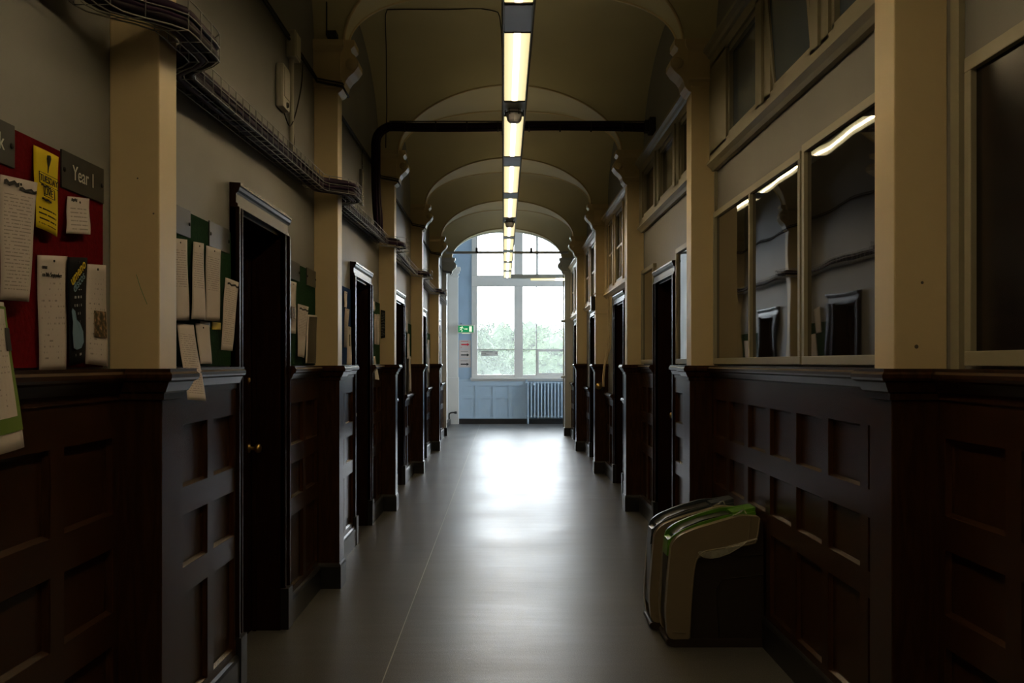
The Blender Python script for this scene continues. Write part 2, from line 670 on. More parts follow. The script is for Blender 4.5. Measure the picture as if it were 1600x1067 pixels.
def build_vault():
    # each bay is a cross vault (its axis across the corridor) pierced by the arches between the bays
    bm = B()
    N, Mr = 36, 30
    xs = [WL, WL + (ACX - AA - WL) * 0.5] + [ACX - AA * math.cos(PI * i / N) for i in range(N + 1)] + [WR - (WR - ACX - AA) * 0.5, WR]
    for k in range(-2, 5):
        y0 = LN + PITCH * k + PT / 2
        y1 = y0 + PITCH
        if k == 4: y1 = END_PIER + PT
        cy = y0 + PITCH / 2
        rows = []
        for x in xs:
            m_ = y_meet(x, HALF)
            a0 = math.asin(min(1, m_ / HALF))
            col = [(y0, z_arch(x)), (cy - m_, z_arch(x))]
            for j in range(1, Mr):
                t = -a0 + 2 * a0 * j / Mr
                col.append((cy + HALF * math.sin(t), SPRING + (CREST - SPRING) * math.cos(t)))
            col += [(cy + m_, z_arch(x)), (y1, z_arch(x))]
            rows.append([bm.verts.new((x, y, z)) for y, z in col])
        for a, b in zip(rows, rows[1:]):
            for j in range(len(a) - 1):
                f = bm.faces.new((a[j], a[j + 1], b[j + 1], b[j]))
                f.smooth = True
    bm.normal_update()
    for e in bm.edges:
        if len(e.link_faces) == 2 and e.calc_face_angle(0) > 0.20:
            e.smooth = False
    box(bm, -1.7, 1.9, REAR - 0.3, END_PIER + PT, 5.2, 5.4)
    struct('ceiling', bm, M['vault'])


build_vault()


def build_arch_rims():
    # slim roll moulding along both edges of every arch
    for k in range(-1, 6):
        yc = LN + PITCH * k + PT / 2
        root = sroot(trim_name(), (ACX, yc, SPRING))
        for s_ in (-1, 1):
            if k == 5 and s_ == 1: continue
            bm = B()
            pts = []
            for i in range(41):
                x = ACX - AA * math.cos(PI * i / 40)
                pts.append((x, yc + s_ * (PITCH / 2 - y_meet(x, HALF)), z_arch(x)))
            tube(bm, pts, 0.012, 8)
            obj('arch_moulding', bm, M['cream'], root)


build_arch_rims()


def build_arch(y0, y1, m, zt=5.2):
    root = sroot(trim_name(), (ACX, y0, SPRING))
    bm = B()
    N = 40
    bot = []
    for i in range(N + 1):
        t = PI * i / N
        x = ACX - AA * math.cos(t)
        bot.append((x, z_arch(x) - 0.003))
    bot = [(WL, SPRING)] + bot + [(WR, SPRING)]
    for i in range(len(bot) - 1):
        (xa, za), (xb, zb) = bot[i], bot[i + 1]
        q = [(xa, za), (xb, zb), (xb, zt), (xa, zt)]
        va = [bm.verts.new((x, y0, z)) for x, z in q]
        vb = [bm.verts.new((x, y1, z)) for x, z in q]
        bm.faces.new(va); bm.faces.new(vb[::-1])
        f = bm.faces.new((va[0], vb[0], vb[1], va[1])); f.smooth = True
    bmesh.ops.remove_doubles(bm, verts=bm.verts[:], dist=1e-5)
    obj('arch_face', bm, m, root)


build_arch(END_PIER + 0.02, END_PIER + PT + 0.02, M['white'])

CORN = [(0.0, 1.425), (0.010, 1.428), (0.010, 1.448), (0.020, 1.455), (0.030, 1.475), (0.034, 1.485), (0.046, 1.492), (0.050, 1.50), (0.050, 1.512), (0.042, 1.520), (0.042, 1.53), (0.0, 1.53)]


def ring_loft(bm, side, pf, y0, y1, prof):
    """mitred moulding around three sides of a pilaster; pf = face distance"""
    rows = []
    for o, z in prof:
        rows.append([bm.verts.new((sx(side, d), y, z)) for d, y in ((0, y0 - o), (pf + o, y0 - o), (pf + o, y1 + o), (0, y1 + o))])
    for a, b in zip(rows, rows[1:]):
        for i in range(3):
            bm.faces.new((a[i], a[i + 1], b[i + 1], b[i]))
    bm.faces.new(rows[-1])
    bm.faces.new(rows[0])


def build_capital(side, pf, y0, y1, m, root):
    bm = B()
    # abacus block wrapped round the shaft and a scrolled bracket facing the corridor
    ring_loft(bm, side, pf, y0, y1, [(0.0, 3.44), (0.012, 3.445), (0.012, 3.47), (0.030, 3.485), (0.022, 3.50), (0.022, 3.68), (0.035, 3.70), (0.045, 3.72), (0.045, 3.76), (0, 3.76)])
    prof = [(pf, 3.40), (pf + 0.02, 3.41), (pf + 0.045, 3.44), (pf + 0.055, 3.48), (pf + 0.075, 3.51), (pf + 0.115, 3.545), (pf + 0.142, 3.585),
            (pf + 0.142, 3.62), (pf + 0.120, 3.655), (pf + 0.095, 3.675), (pf + 0.090, 3.70), (pf + 0.115, 3.725), (pf + 0.115, 3.765), (pf, 3.765)]
    prism_y(bm, [(sx(side, d), z) for d, z in prof], y0 - 0.012, y1 + 0.012)
    for yy in (y0 - 0.014, y1 + 0.014):
        c = (sx(side, pf + 0.095), yy, 3.60)
        lathe(bm, [(0.0001, -0.006), (0.036, -0.006), (0.040, 0.0), (0.028, 0.006), (0.015, 0.010), (0.0001, 0.010)], c, 'y', 16)
    obj('capital', bm, m, root)


def build_pilaster(side, k):
    n0 = (LN if side == 'L' else RN) + PITCH * k
    y0, y1 = n0, n0 + PT
    pf = 0.165 if side == 'L' else 0.175
    end = k == 5
    if end:
        pf = 0.095 if side == 'L' else 0.17
        y0, y1 = END_PIER, END_PIER + PT
    root = sroot(trim_name(), (sx(side, pf / 2), y0, 0))
    m = M['white'] if end else M['cream']
    bm = B()
    sbox(bm, side, 0, pf, y0, y1, 0.0 if end else DADO - 0.1, 3.5, 0.005)
    obj('shaft', bm, m, root)
    build_capital(side, 0.165 if side == 'L' else 0.175, y0, y1, m, root)
    if end:
        bm = B()
        sbox(bm, side, 0, pf + 0.012, y0 - 0.012, y1 + 0.012, 0, 0.17, 0.003)
        obj('plinth', bm, M['black'], root)
        return
    bm = B()
    sbox(bm, side, 0, pf + 0.012, y0 - 0.012, y1 + 0.012, 0.0, 1.45, 0.004)
    ring_loft(bm, side, pf + 0.012, y0 - 0.012, y1 + 0.012, CORN)
    obj('wood_cladding', bm, M['wood'], root)
    bm = B()
    ring_loft(bm, side, pf + 0.012, y0 - 0.012, y1 + 0.012, [(0.012, 0), (0.012, 0.15), (0.008, 0.165), (0.0, 0.175)])
    obj('plinth', bm, M['black'], root)


for k in KS:
    build_pilaster('L', k)
    build_pilaster('R', k)


# ------------------------------------------------------------------ wainscot
def wainscot(side, y0, y1, n, top=DADO):
    """framed panelling between y0 and y1 with n columns"""
    root = sroot(trim_name(), (sx(side, 0), (y0 + y1) / 2, 0))
    if top > 1.3:
        rows = [(0.20, 0.63), (0.735, 0.945), (1.055, 1.305)]
    else:
        rows = [(0.20, 0.60), (0.70, 0.98)]
    bm = B()
    sbox(bm, side, 0, 0.014, y0, y1, 0, top - 0.02)
    pitch = (y1 - y0) / n
    st = 0.045
    T = 0.034
    cols = [(y0 + pitch * i + st, y0 + pitch * (i + 1) - st) for i in range(n)]
    # rails
    zs = [0.0] + [v for r in rows for v in r] + [top - 0.06]
    for i in range(0, len(zs), 2):
        sbox(bm, side, 0.012, T, y0, y1, zs[i], zs[i + 1])
    # stiles
    ys = [y0] + [v for c in cols for v in c] + [y1]
    for i in range(0, len(ys), 2):
        for a, b in rows:
            sbox(bm, side, 0.012, T, ys[i], ys[i + 1], a, b)
    # small chamfer moulding round each panel
    for c0, c1 in cols:
        for a, b in rows:
            w = 0.011
            o = [(c0, a), (c1, a), (c1, b), (c0, b)]
            i_ = [(c0 + w, a + w), (c1 - w, a + w), (c1 - w, b - w), (c0 + w, b - w)]
            vo = [bm.verts.new((sx(side, T - 0.004), y, z)) for y, z in o]
            vi = [bm.verts.new((sx(side, 0.0145), y, z)) for y, z in i_]
            for q in range(4):
                bm.faces.new((vo[q], vo[(q + 1) % 4], vi[(q + 1) % 4], vi[q]))
    obj('panelling', bm, M['wood'], root)
    bm = B()
    dz = top - DADO
    prof = [(sx(side, T - 0.004 + o), z + dz) for o, z in CORN]
    prof[0] = (sx(side, 0.0), prof[0][1]); prof[-1] = (sx(side, 0.0), prof[-1][1])
    prism_y(bm, prof, y0, y1)
    obj('dado_rail', bm, M['wood'], root)
    bm = B()
    prism_y(bm, [(sx(side, d), z) for d, z in ((0, 0), (0.052, 0), (0.052, 0.14), (0.046, 0.155), (0.036, 0.165), (0, 0.165))], y0, y1)
    obj('skirting', bm, M['black'], root)


def bay(side, k):
    n0 = LN if side == 'L' else RN
    return n0 + PITCH * k + PT + 0.012, n0 + PITCH * (k + 1) - 0.012


for side, doors in (('L', DOORS_L), ('R', DOORS_R)):
    for k in range(-2, 5):
        y0, y1 = bay(side, k)
        top = DADO if k < 2 else LOW
        if k in doors:
            a, b = doors[k]
            if a - y0 > 0.12: wainscot(side, y0, a, max(1, round((a - y0) / 0.47)), top)
            if y1 - b > 0.12: wainscot(side, b, y1, max(1, round((y1 - b) / 0.47)), top)
        else:
            nn = 7 if side == 'R' else 7
            wainscot(side, y0, y1, 7, top)

# ------------------------------------------------------------------ doors
DN = [0]


def build_door(side, y0, y1, pale=False):
    DN[0] += 1
    root = sroot('door_%d' % DN[0], (sx(side, 0), (y0 + y1) / 2, 0))
    a, b = y0 + ARCH, y1 - ARCH
    m = M['doorwood']
    # lining of the reveal
    bm = B()
    sbox(bm, side, -0.20, 0.012, a, a + 0.018, 0, OPEN_TOP)
    sbox(bm, side, -0.20, 0.012, b - 0.018, b, 0, OPEN_TOP)
    sbox(bm, side, -0.20, 0.012, a, b, OPEN_TOP - 0.018, OPEN_TOP)
    sbox(bm, side, -0.145, -0.125, a, a + 0.034, 0, OPEN_TOP)
    sbox(bm, side, -0.145, -0.125, b - 0.034, b, 0, OPEN_TOP)
    sbox(bm, side, -0.145, -0.125, a, b, OPEN_TOP - 0.034, OPEN_TOP)
    obj('door_lining', bm, m, root)
    # architrave
    bm = B()
    for (u0, u1) in ((y0, a), (b, y1)):
        sbox(bm, side, 0, 0.032, u0, u1, 0.24, OPEN_TOP + 0.0, 0.003)
        e0, e1 = (u0, u0 + 0.03) if u0 == y0 else (u1 - 0.03, u1)
        sbox(bm, side, 0, 0.048, e0, e1, 0.24, OPEN_TOP + 0.0, 0.004)
        i0, i1 = (u1 - 0.018, u1) if u0 == y0 else (u0, u0 + 0.018)
        sbox(bm, side, 0, 0.040, i0, i1, 0.24, OPEN_TOP + 0.0, 0.004)
    obj('architrave', bm, m, root)
    bm = B()
    hp = [(0, OPEN_TOP), (0.040, OPEN_TOP), (0.040, OPEN_TOP + 0.014), (0.032, OPEN_TOP + 0.02), (0.032, OPEN_TOP + 0.062), (0.040, OPEN_TOP + 0.068),
          (0.046, OPEN_TOP + 0.078), (0.050, OPEN_TOP + 0.092), (0.054, OPEN_TOP + 0.098), (0.054, OPEN_TOP + 0.112), (0, OPEN_TOP + 0.116)]
    prism_y(bm, [(sx(side, d), z) for d, z in hp], y0, y1)
    obj('door_head', bm, m, root)
    bm = B()
    for (u0, u1) in ((y0, a), (b, y1)):
        sbox(bm, side, -0.02, 0.058, u0 - 0.006, u1 + 0.006, 0, 0.24, 0.004)
    obj('plinth_block', bm, M['black'], root)
    # leaf with six sunk panels
    bm = B()
    a2, b2 = a + 0.020, b - 0.020
    sbox(bm, side, -0.185, -0.165, a2, b2, 0.008, OPEN_TOP - 0.02)
    w = b2 - a2
    st = 0.11
    cc = [(a2 + st, a2 + w / 2 - st / 2), (a2 + w / 2 + st / 2, b2 - st)]
    rr = [(0.24, 0.82), (0.98, 1.55), (1.66, 2.14)]
    zs = [0.008] + [v for r in rr for v in r] + [OPEN_TOP - 0.02]
    for i in range(0, len(zs), 2): sbox(bm, side, -0.166, -0.150, a2, b2, zs[i], zs[i + 1])
    ys = [a2] + [v for c in cc for v in c] + [b2]
    for i in range(0, len(ys), 2):
        for z0, z1 in rr: sbox(bm, side, -0.166, -0.150, ys[i], ys[i + 1], z0, z1)
    leaf = obj('door_leaf', bm, m, root)
    ky = b2 - 0.075
    fl = 1 if side == 'L' else -1
    bm = B()
    lathe(bm, [(0.0001, 0.0), (0.026, 0.0), (0.026, 0.004), (0.010, 0.008), (0.009, 0.030), (0.020, 0.038), (0.027, 0.050), (0.025, 0.062), (0.014, 0.069), (0.0001, 0.070)],
          (sx(side, -0.150), ky, 1.06), 'x', 20, fl)
    obj('door_knob', bm, M['brass'], leaf)
    bm = B()
    lathe(bm, [(0.0001, 0.0), (0.014, 0.0), (0.013, 0.006), (0.0001, 0.007)], (sx(side, -0.150), ky, 1.45), 'x', 14, fl)
    obj('lock_cylinder', bm, M['brass'], leaf)


for k in sorted(DOORS_L): build_door('L', *DOORS_L[k])
for k in sorted(DOORS_R): build_door('R', *DOORS_R[k])


# ------------------------------------------------------------------ clerestory windows of the right wall
WN = [1]


def clerestory(k, z0, z1, panes, pm, tall=False):
    WN[0] += 1
    y0, y1 = bay('R', k)
    y0 -= 0.012; y1 += 0.012
    root = sroot('window_%d' % WN[0], (WR, (y0 + y1) / 2, z0))
    bm = B()
    T = 0.05
    # sill moulding, head moulding, end stiles, mullions
    prism_y(bm, [(sx('R', d), z0 + z) for d, z in ((0, -0.02), (0.03, -0.02), (0.045, 0.0), (0.07, 0.02), (0.07, 0.035), (0.05, 0.045), (0.05, 0.10), (0, 0.10))], y0, y1)
    prism_y(bm, [(sx('R', d), z1 + z) for d, z in ((0, -0.07), (0.05, -0.07), (0.05, 0.0), (0.065, 0.01), (0.075, 0.03), (0.095, 0.045), (0.095, 0.07), (0.06, 0.08), (0, 0.08))], y0, y1)
    edges = [y0] + [v for p in panes for v in p] + [y1]
    for i in range(0, len(edges), 2):
        sbox(bm, 'R', 0, T, edges[i], edges[i + 1], z0 + 0.08, z1 - 0.05)
        if 0 < i < len(edges) - 2:
            mid = (edges[i] + edges[i + 1]) / 2
            sbox(bm, 'R', 0, T + 0.015, mid - 0.03, mid + 0.03, z0 + 0.08, z1 - 0.05, 0.004)
    obj('window_frame', bm, M['brown_frame'] if not tall else M['cream'], root)
    for j, (a, b) in enumerate(panes):
        bm = B()
        sbox(bm, 'R', 0.004, 0.010, a, b, z0 + 0.08, z1 - 0.05)
        obj('pane', bm, pm, root)
        bm = B()
        s = 0.035
        za, zb = z0 + 0.10, z1 - 0.07
        tilt = 0.045 if (k == 0 and j == 1) else 0.0
        def hop(d0, d1, ya, yb, zc, zd):
            vs = sbox(bm, 'R', d0, d1, ya, yb, zc, zd)
            for v in vs: v.co.x -= tilt * (v.co.z - za) / (zb - za)
        hop(0.010, 0.035, a, a + s, za, zb); hop(0.010, 0.035, b - s, b, za, zb)
        hop(0.010, 0.035, a, b, za, za + s); hop(0.010, 0.035, a, b, zb - s, zb)
        if tilt:
            hop(0.018, 0.022, a + s, b - s, za + s, zb - s)
            # second material slot is not used: the tilted sash keeps its own glass
        sash = obj('sash', bm, M['brown_frame'], root)
        if tilt:
            bm = B()
            hop(0.0225, 0.0245, a + s, b - s, za + s, zb - s)
            obj('pane', bm, pm, root)
            bm = B()
            lathe(bm, [(0.0001, 0), (0.007, 0), (0.007, 0.03), (0.0001, 0.03)], (sx('R', 0.035 + tilt), (a + b) / 2, zb - 0.02), 'x', 10, -1)
            obj('sash_catch', bm, M['brass'], root)
        if tall:
            bm = B()
            sbox(bm, 'R', 0.010, 0.03, (a + b) / 2 - 0.012, (a + b) / 2 + 0.012, za, zb)
            sbox(bm, 'R', 0.010, 0.03, a, b, za + (zb - za) * 0.5 - 0.012, za + (zb - za) * 0.5 + 0.012)
            obj('glazing_bar', bm, M['cream'], root)


def trip(k):
    y0, y1 = bay('R', k)
    w = (y1 - y0)
    return [(y0 + 0.13 * w * 0.6 + i * w * 0.315, y0 + 0.13 * w * 0.6 + i * w * 0.315 + w * 0.225) for i in range(3)]


clerestory(-1, 2.88, 3.62, trip(-1), M['upglass'])
clerestory(0, 2.88, 3.62, [(3.70, 4.45), (4.72, 5.42), (5.74, 6.50)], M['upglass'])
clerestory(1, 2.92, 3.56, trip(1), M['upglass_dark'])
clerestory(2, 2.46, 3.50, trip(2), M['upglass_dark'], True)
clerestory(3, 2.46, 3.50, trip(3), M['upglass_dark'], True)
clerestory(4, 2.46, 3.50, trip(4), M['upglass_dark'], True)


# ------------------------------------------------------------------ end lobby
def build_lobby():
    # end wall round two window openings
    XO0, XO1, ZO0, ZO1 = -0.80, 2.02, 1.17, 4.98
    bm = B()
    box(bm, -1.7, XO0, ENDW, ENDW + 0.3, -0.1, 5.6)
    box(bm, XO1, 5.9, ENDW, ENDW + 0.3, -0.1, 5.6)
    box(bm, XO0, XO1, ENDW, ENDW + 0.3, -0.1, ZO0)
    box(bm, XO0, XO1, ENDW, ENDW + 0.3, ZO1, 5.6)
    struct('wall_end', bm, M['blue'])
    bm = B()
    box(bm, -1.7, -1.40, END_PIER + PT, ENDW, -0.1, 5.6)
    struct('wall_lobby_left', bm, M['white'])
    bm = B()
    box(bm, 1.74, 5.9, END_PIER, END_PIER + PT, -0.1, 5.6)
    struct('wall_lobby_rear', bm, M['blue_light'])
    bm = B()
    box(bm, 5.6, 5.9, 21.6, 22.3, -0.1, 5.6)
    box(bm, 5.6, 5.9, 25.5, ENDW, -0.1, 5.6)
    box(bm, 5.6, 5.9, 22.3, 25.5, -0.1, 1.2)
    box(bm, 5.6, 5.9, 22.3, 25.5, 4.4, 5.6)
    struct('wall_lobby_right', bm, M['blue_light'])
    bm = B()
    box(bm, -1.7, 5.9, END_PIER + PT - 0.005, ENDW + 0.3, 5.5, 5.7)
    box(bm, -1.7, 1.9, END_PIER + PT - 0.02, END_PIER + PT, 5.2, 5.6)
    struct('ceiling_lobby', bm, M['white'])
    # corner column
    root = sroot(trim_name(), (-1.27, 25.85, 0))
    bm = B()
    box(bm, -1.40, -1.15, 25.72, ENDW, 0.0, 3.9, 0.01)
    box(bm, -1.40, -1.135, 25.705, ENDW, 0.0, 1.18, 0.008)
    obj('shaft', bm, M['white'], root)
    bm = B()
    for o, za, zb in ((0.015, 3.70, 3.74), (0.03, 3.80, 3.86), (0.06, 3.86, 3.95)):
        box(bm, -1.40, -1.15 + o, 25.72 - o, ENDW, za, zb, 0.005)
    obj('capital', bm, M['white'], root)
    # window_1
    root = sroot('window_1', (0.6, ENDW, ZO0))
    f0, f1 = ENDW - 0.03, ENDW + 0.12
    X = lambda px: (px - 787) * 0.01625
    Z = lambda py: 1.55 + (566 - py) * 0.01625
    bm = B()
    box(bm, X(737), X(746), f0, f1, ZO0, ZO1, 0.006)
    box(bm, X(803.5), X(817), f0 - 0.01, f1, ZO0, ZO1, 0.006)
    box(bm, X(902), X(911), f0, f1, ZO0, ZO1, 0.006)
    box(bm, X(737), X(911), f0 - 0.02, f1, Z(447), Z(430), 0.008)
    box(bm, X(737), X(911), f0 - 0.004, f1 + 0.004, Z(363), ZO1 + 0.02, 0.006)
    box(bm, X(737), X(911), f0 - 0.004, f1 + 0.004, ZO0 - 0.005, Z(585), 0.006)
    box(bm, X(787), X(789), f0 + 0.03, f1, Z(430), Z(363))
    obj('window_frame', bm, M['white'], root)
    bm = B()
    box(bm, X(837), X(841.2), f0 + 0.02, f1 - 0.02, Z(430), Z(363))
    box(bm, X(837.2), X(839), f0 + 0.03, f1 - 0.02, Z(585), Z(447))
    box(bm, X(746), X(803.5), f0 + 0.04, f1 - 0.03, Z(546), Z(544.6))
    box(bm, X(817), X(902), f0 + 0.04, f1 - 0.03, Z(546), Z(544.6))
    obj('glazing_bar', bm, M['white'], root)
    bm = B()
    s = 0.045
    xa, xb, za, zb = X(839), X(902), Z(585), Z(546)
    for j, q in enumerate(((xa, xa + s, za, zb), (xb - s, xb, za, zb), (xa, xb, za, za + s), (xa, xb, zb - s, zb))):
        e_ = 0.002 if j > 1 else 0.0
        box(bm, q[0] + e_, q[1] - e_, f0 + 0.012 - e_, f0 + 0.05, q[2], q[3], 0.002)
    sash = obj('sash', bm, M['white'], root)
    bm = B()
    box(bm, X(876), X(879), f0 - 0.02, f0 + 0.010, zb - 0.035, zb - 0.015, 0.003)
    obj('sash_catch', bm, M['steel'], sash)
    for (a, b, c, d) in ((746, 803.5, 585, 447), (817, 902, 585, 447), (746, 803.5, 430, 363), (817, 902, 430, 363)):
        bm = B()
        box(bm, X(a), X(b), ENDW + 0.05, ENDW + 0.054, Z(c), Z(d))
        obj('pane', bm, M['glass'], root)
    bm = B()
    box(bm, X(735), X(913), ENDW - 0.10, ENDW + 0.02, ZO0 - 0.045, ZO0 + 0.0, 0.01)
    box(bm, X(736), X(912), ENDW - 0.05, ENDW + 0.0, ZO0 - 0.09, ZO0 - 0.045, 0.005)
    obj('window_sill', bm, M['white'], root)
    # side window added out of view to light the lobby
    root = sroot('window_8', (5.7, 23.9, 1.2))
    bm = B()
    box(bm, 5.62, 5.72, 22.3, 22.38, 1.2, 4.4); box(bm, 5.62, 5.72, 25.42, 25.5, 1.2, 4.4)
    box(bm, 5.62, 5.72, 23.85, 23.95, 1.2, 4.4)
    box(bm, 5.62, 5.72, 22.3, 25.5, 1.2, 1.28); box(bm, 5.62, 5.72, 22.3, 25.5, 4.32, 4.4)
    obj('window_frame', bm, M['white'], root)
    bm = B()
    box(bm, 5.68, 5.684, 22.38, 25.42, 1.28, 4.32)
    obj('pane', bm, M['glass'], root)
    # blue panelling under the window
    root = sroot(trim_name(), (0.3, ENDW, 0))
    bm = B()
    e = ENDW
    box(bm, -1.15, 5.6, e - 0.012, e, 0.13, 1.08)
    box(bm, -1.15, 5.6, e - 0.035, e, 1.08, 1.12, 0.004)
    cols = [(-1.07, -0.72), (-0.62, -0.28), (-0.19, 0.13), (0.22, 0.51)]
    zr = [(0.17, 0.64), (0.72, 0.96)]
    xs = [-1.15] + [v for c in cols for v in c] + [0.58]
    for i in range(0, len(xs), 2): box(bm, xs[i], xs[i + 1], e - 0.03, e - 0.010, 0.13, 1.08)
    zs = [0.13, 0.17, 0.64, 0.72, 0.96, 1.08]
    for i in range(0, 6, 2):
        for c in cols: box(bm, c[0], c[1], e - 0.03, e - 0.010, zs[i], zs[i + 1])
    box(bm, 0.555, 0.60, e - 0.06, e, 0.13, 1.12, 0.004)
    obj('panelling', bm, M['blue_light'], root)
    bm = B()
    box(bm, -1.135, 5.6, e - 0.05, e, 0, 0.13, 0.004)
    box(bm, -1.40, -1.33, END_PIER + PT, e - 0.29, 0, 0.13, 0.004)
    o = struct('baseboard_end', bm, M['black'])


build_lobby()

# radiator
def build_radiator():
    x0 = (822 - 787) * 25.85 / 1600
    root = thing('radiator', 'pale blue cast iron column radiator under the end window', 'radiator', (x0 + 0.65, 25.85, 0))
    pitch = 0.085
    proto = None
    n = 15
    for i in range(n):
        if proto is None:
            bm = B()
            c = x0 + 0.045
            for yy in (25.795, 25.85, 25.905):
                tube(bm, [(c, yy, 0.16), (c, yy, 0.20), (c, yy, 1.02), (c, yy, 1.06)], [0.012, 0.018, 0.018, 0.012], 10)
            box(bm, c - 0.022, c + 0.022, 25.775, 25.925, 1.005, 1.055, 0.012)
            box(bm, c - 0.022, c + 0.022, 25.775, 25.925, 0.165, 0.215, 0.012)
            proto = obj('column', bm, M['blue_light'], root)
        else:
            o = proto.copy()
            COL.objects.link(o)
            o.parent = root
            o.matrix_parent_inverse = Matrix.Translation(root.location).inverted()
            o.location.x += pitch * i
    for z in (0.19, 1.03):
        bm = B()
        tube(bm, [(x0 - 0.01, 25.85, z), (x0 + pitch * n + 0.02, 25.85, z)], 0.02, 10)
        obj('header_pipe', bm, M['blue_light'], root)
    for xx in (x0 + 0.045, x0 + 0.045 + pitch * (n - 1)):
        bm = B()
        tube(bm, [(xx, 25.80, 0.0), (xx, 25.80, 0.17)], [0.024, 0.016], 10)
        tube(bm, [(xx, 25.90, 0.0), (xx, 25.90, 0.17)], [0.024, 0.016], 10)
        obj('foot', bm, M['blue_light'], root)
    bm = B()
    lathe(bm, [(0.0001, 0), (0.03, 0), (0.03, 0.05), (0.02, 0.07), (0.0001, 0.07)], (x0 + 0.19, 25.70, 1.0), 'y', 14)
    tube(bm, [(x0 + 0.19, 25.76, 1.0), (x0 + 0.19, 25.80, 1.0)], 0.012, 8)
    obj('valve', bm, M['blue_light'], root)


build_radiator()

XA, ZA, NY = Vector((1, 0, 0)), Vector((0, 0, 1)), Vector((0, -1, 0))
YA = Vector((0, 1, 0))


def arrow(bm, x, y, z, w, h, t=0.001):
    """flat arrow pointing +X on a plane facing -Y"""
    sh = h * 0.38
    pts = [(x, z - sh), (x + w * 0.72, z - sh), (x + w * 0.72, z - h), (x + w, z), (x + w * 0.72, z + h), (x + w * 0.72, z + sh), (x, z + sh)]
    a = [bm.verts.new((px, y, pz)) for px, pz in pts]
    b = [bm.verts.new((px, y - t, pz)) for px, pz in pts]
    bm.faces.new(a); bm.faces.new(b[::-1])
    for i in range(len(pts)):
        bm.faces.new((a[i], a[(i + 1) % len(pts)], b[(i + 1) % len(pts)], b[i]))


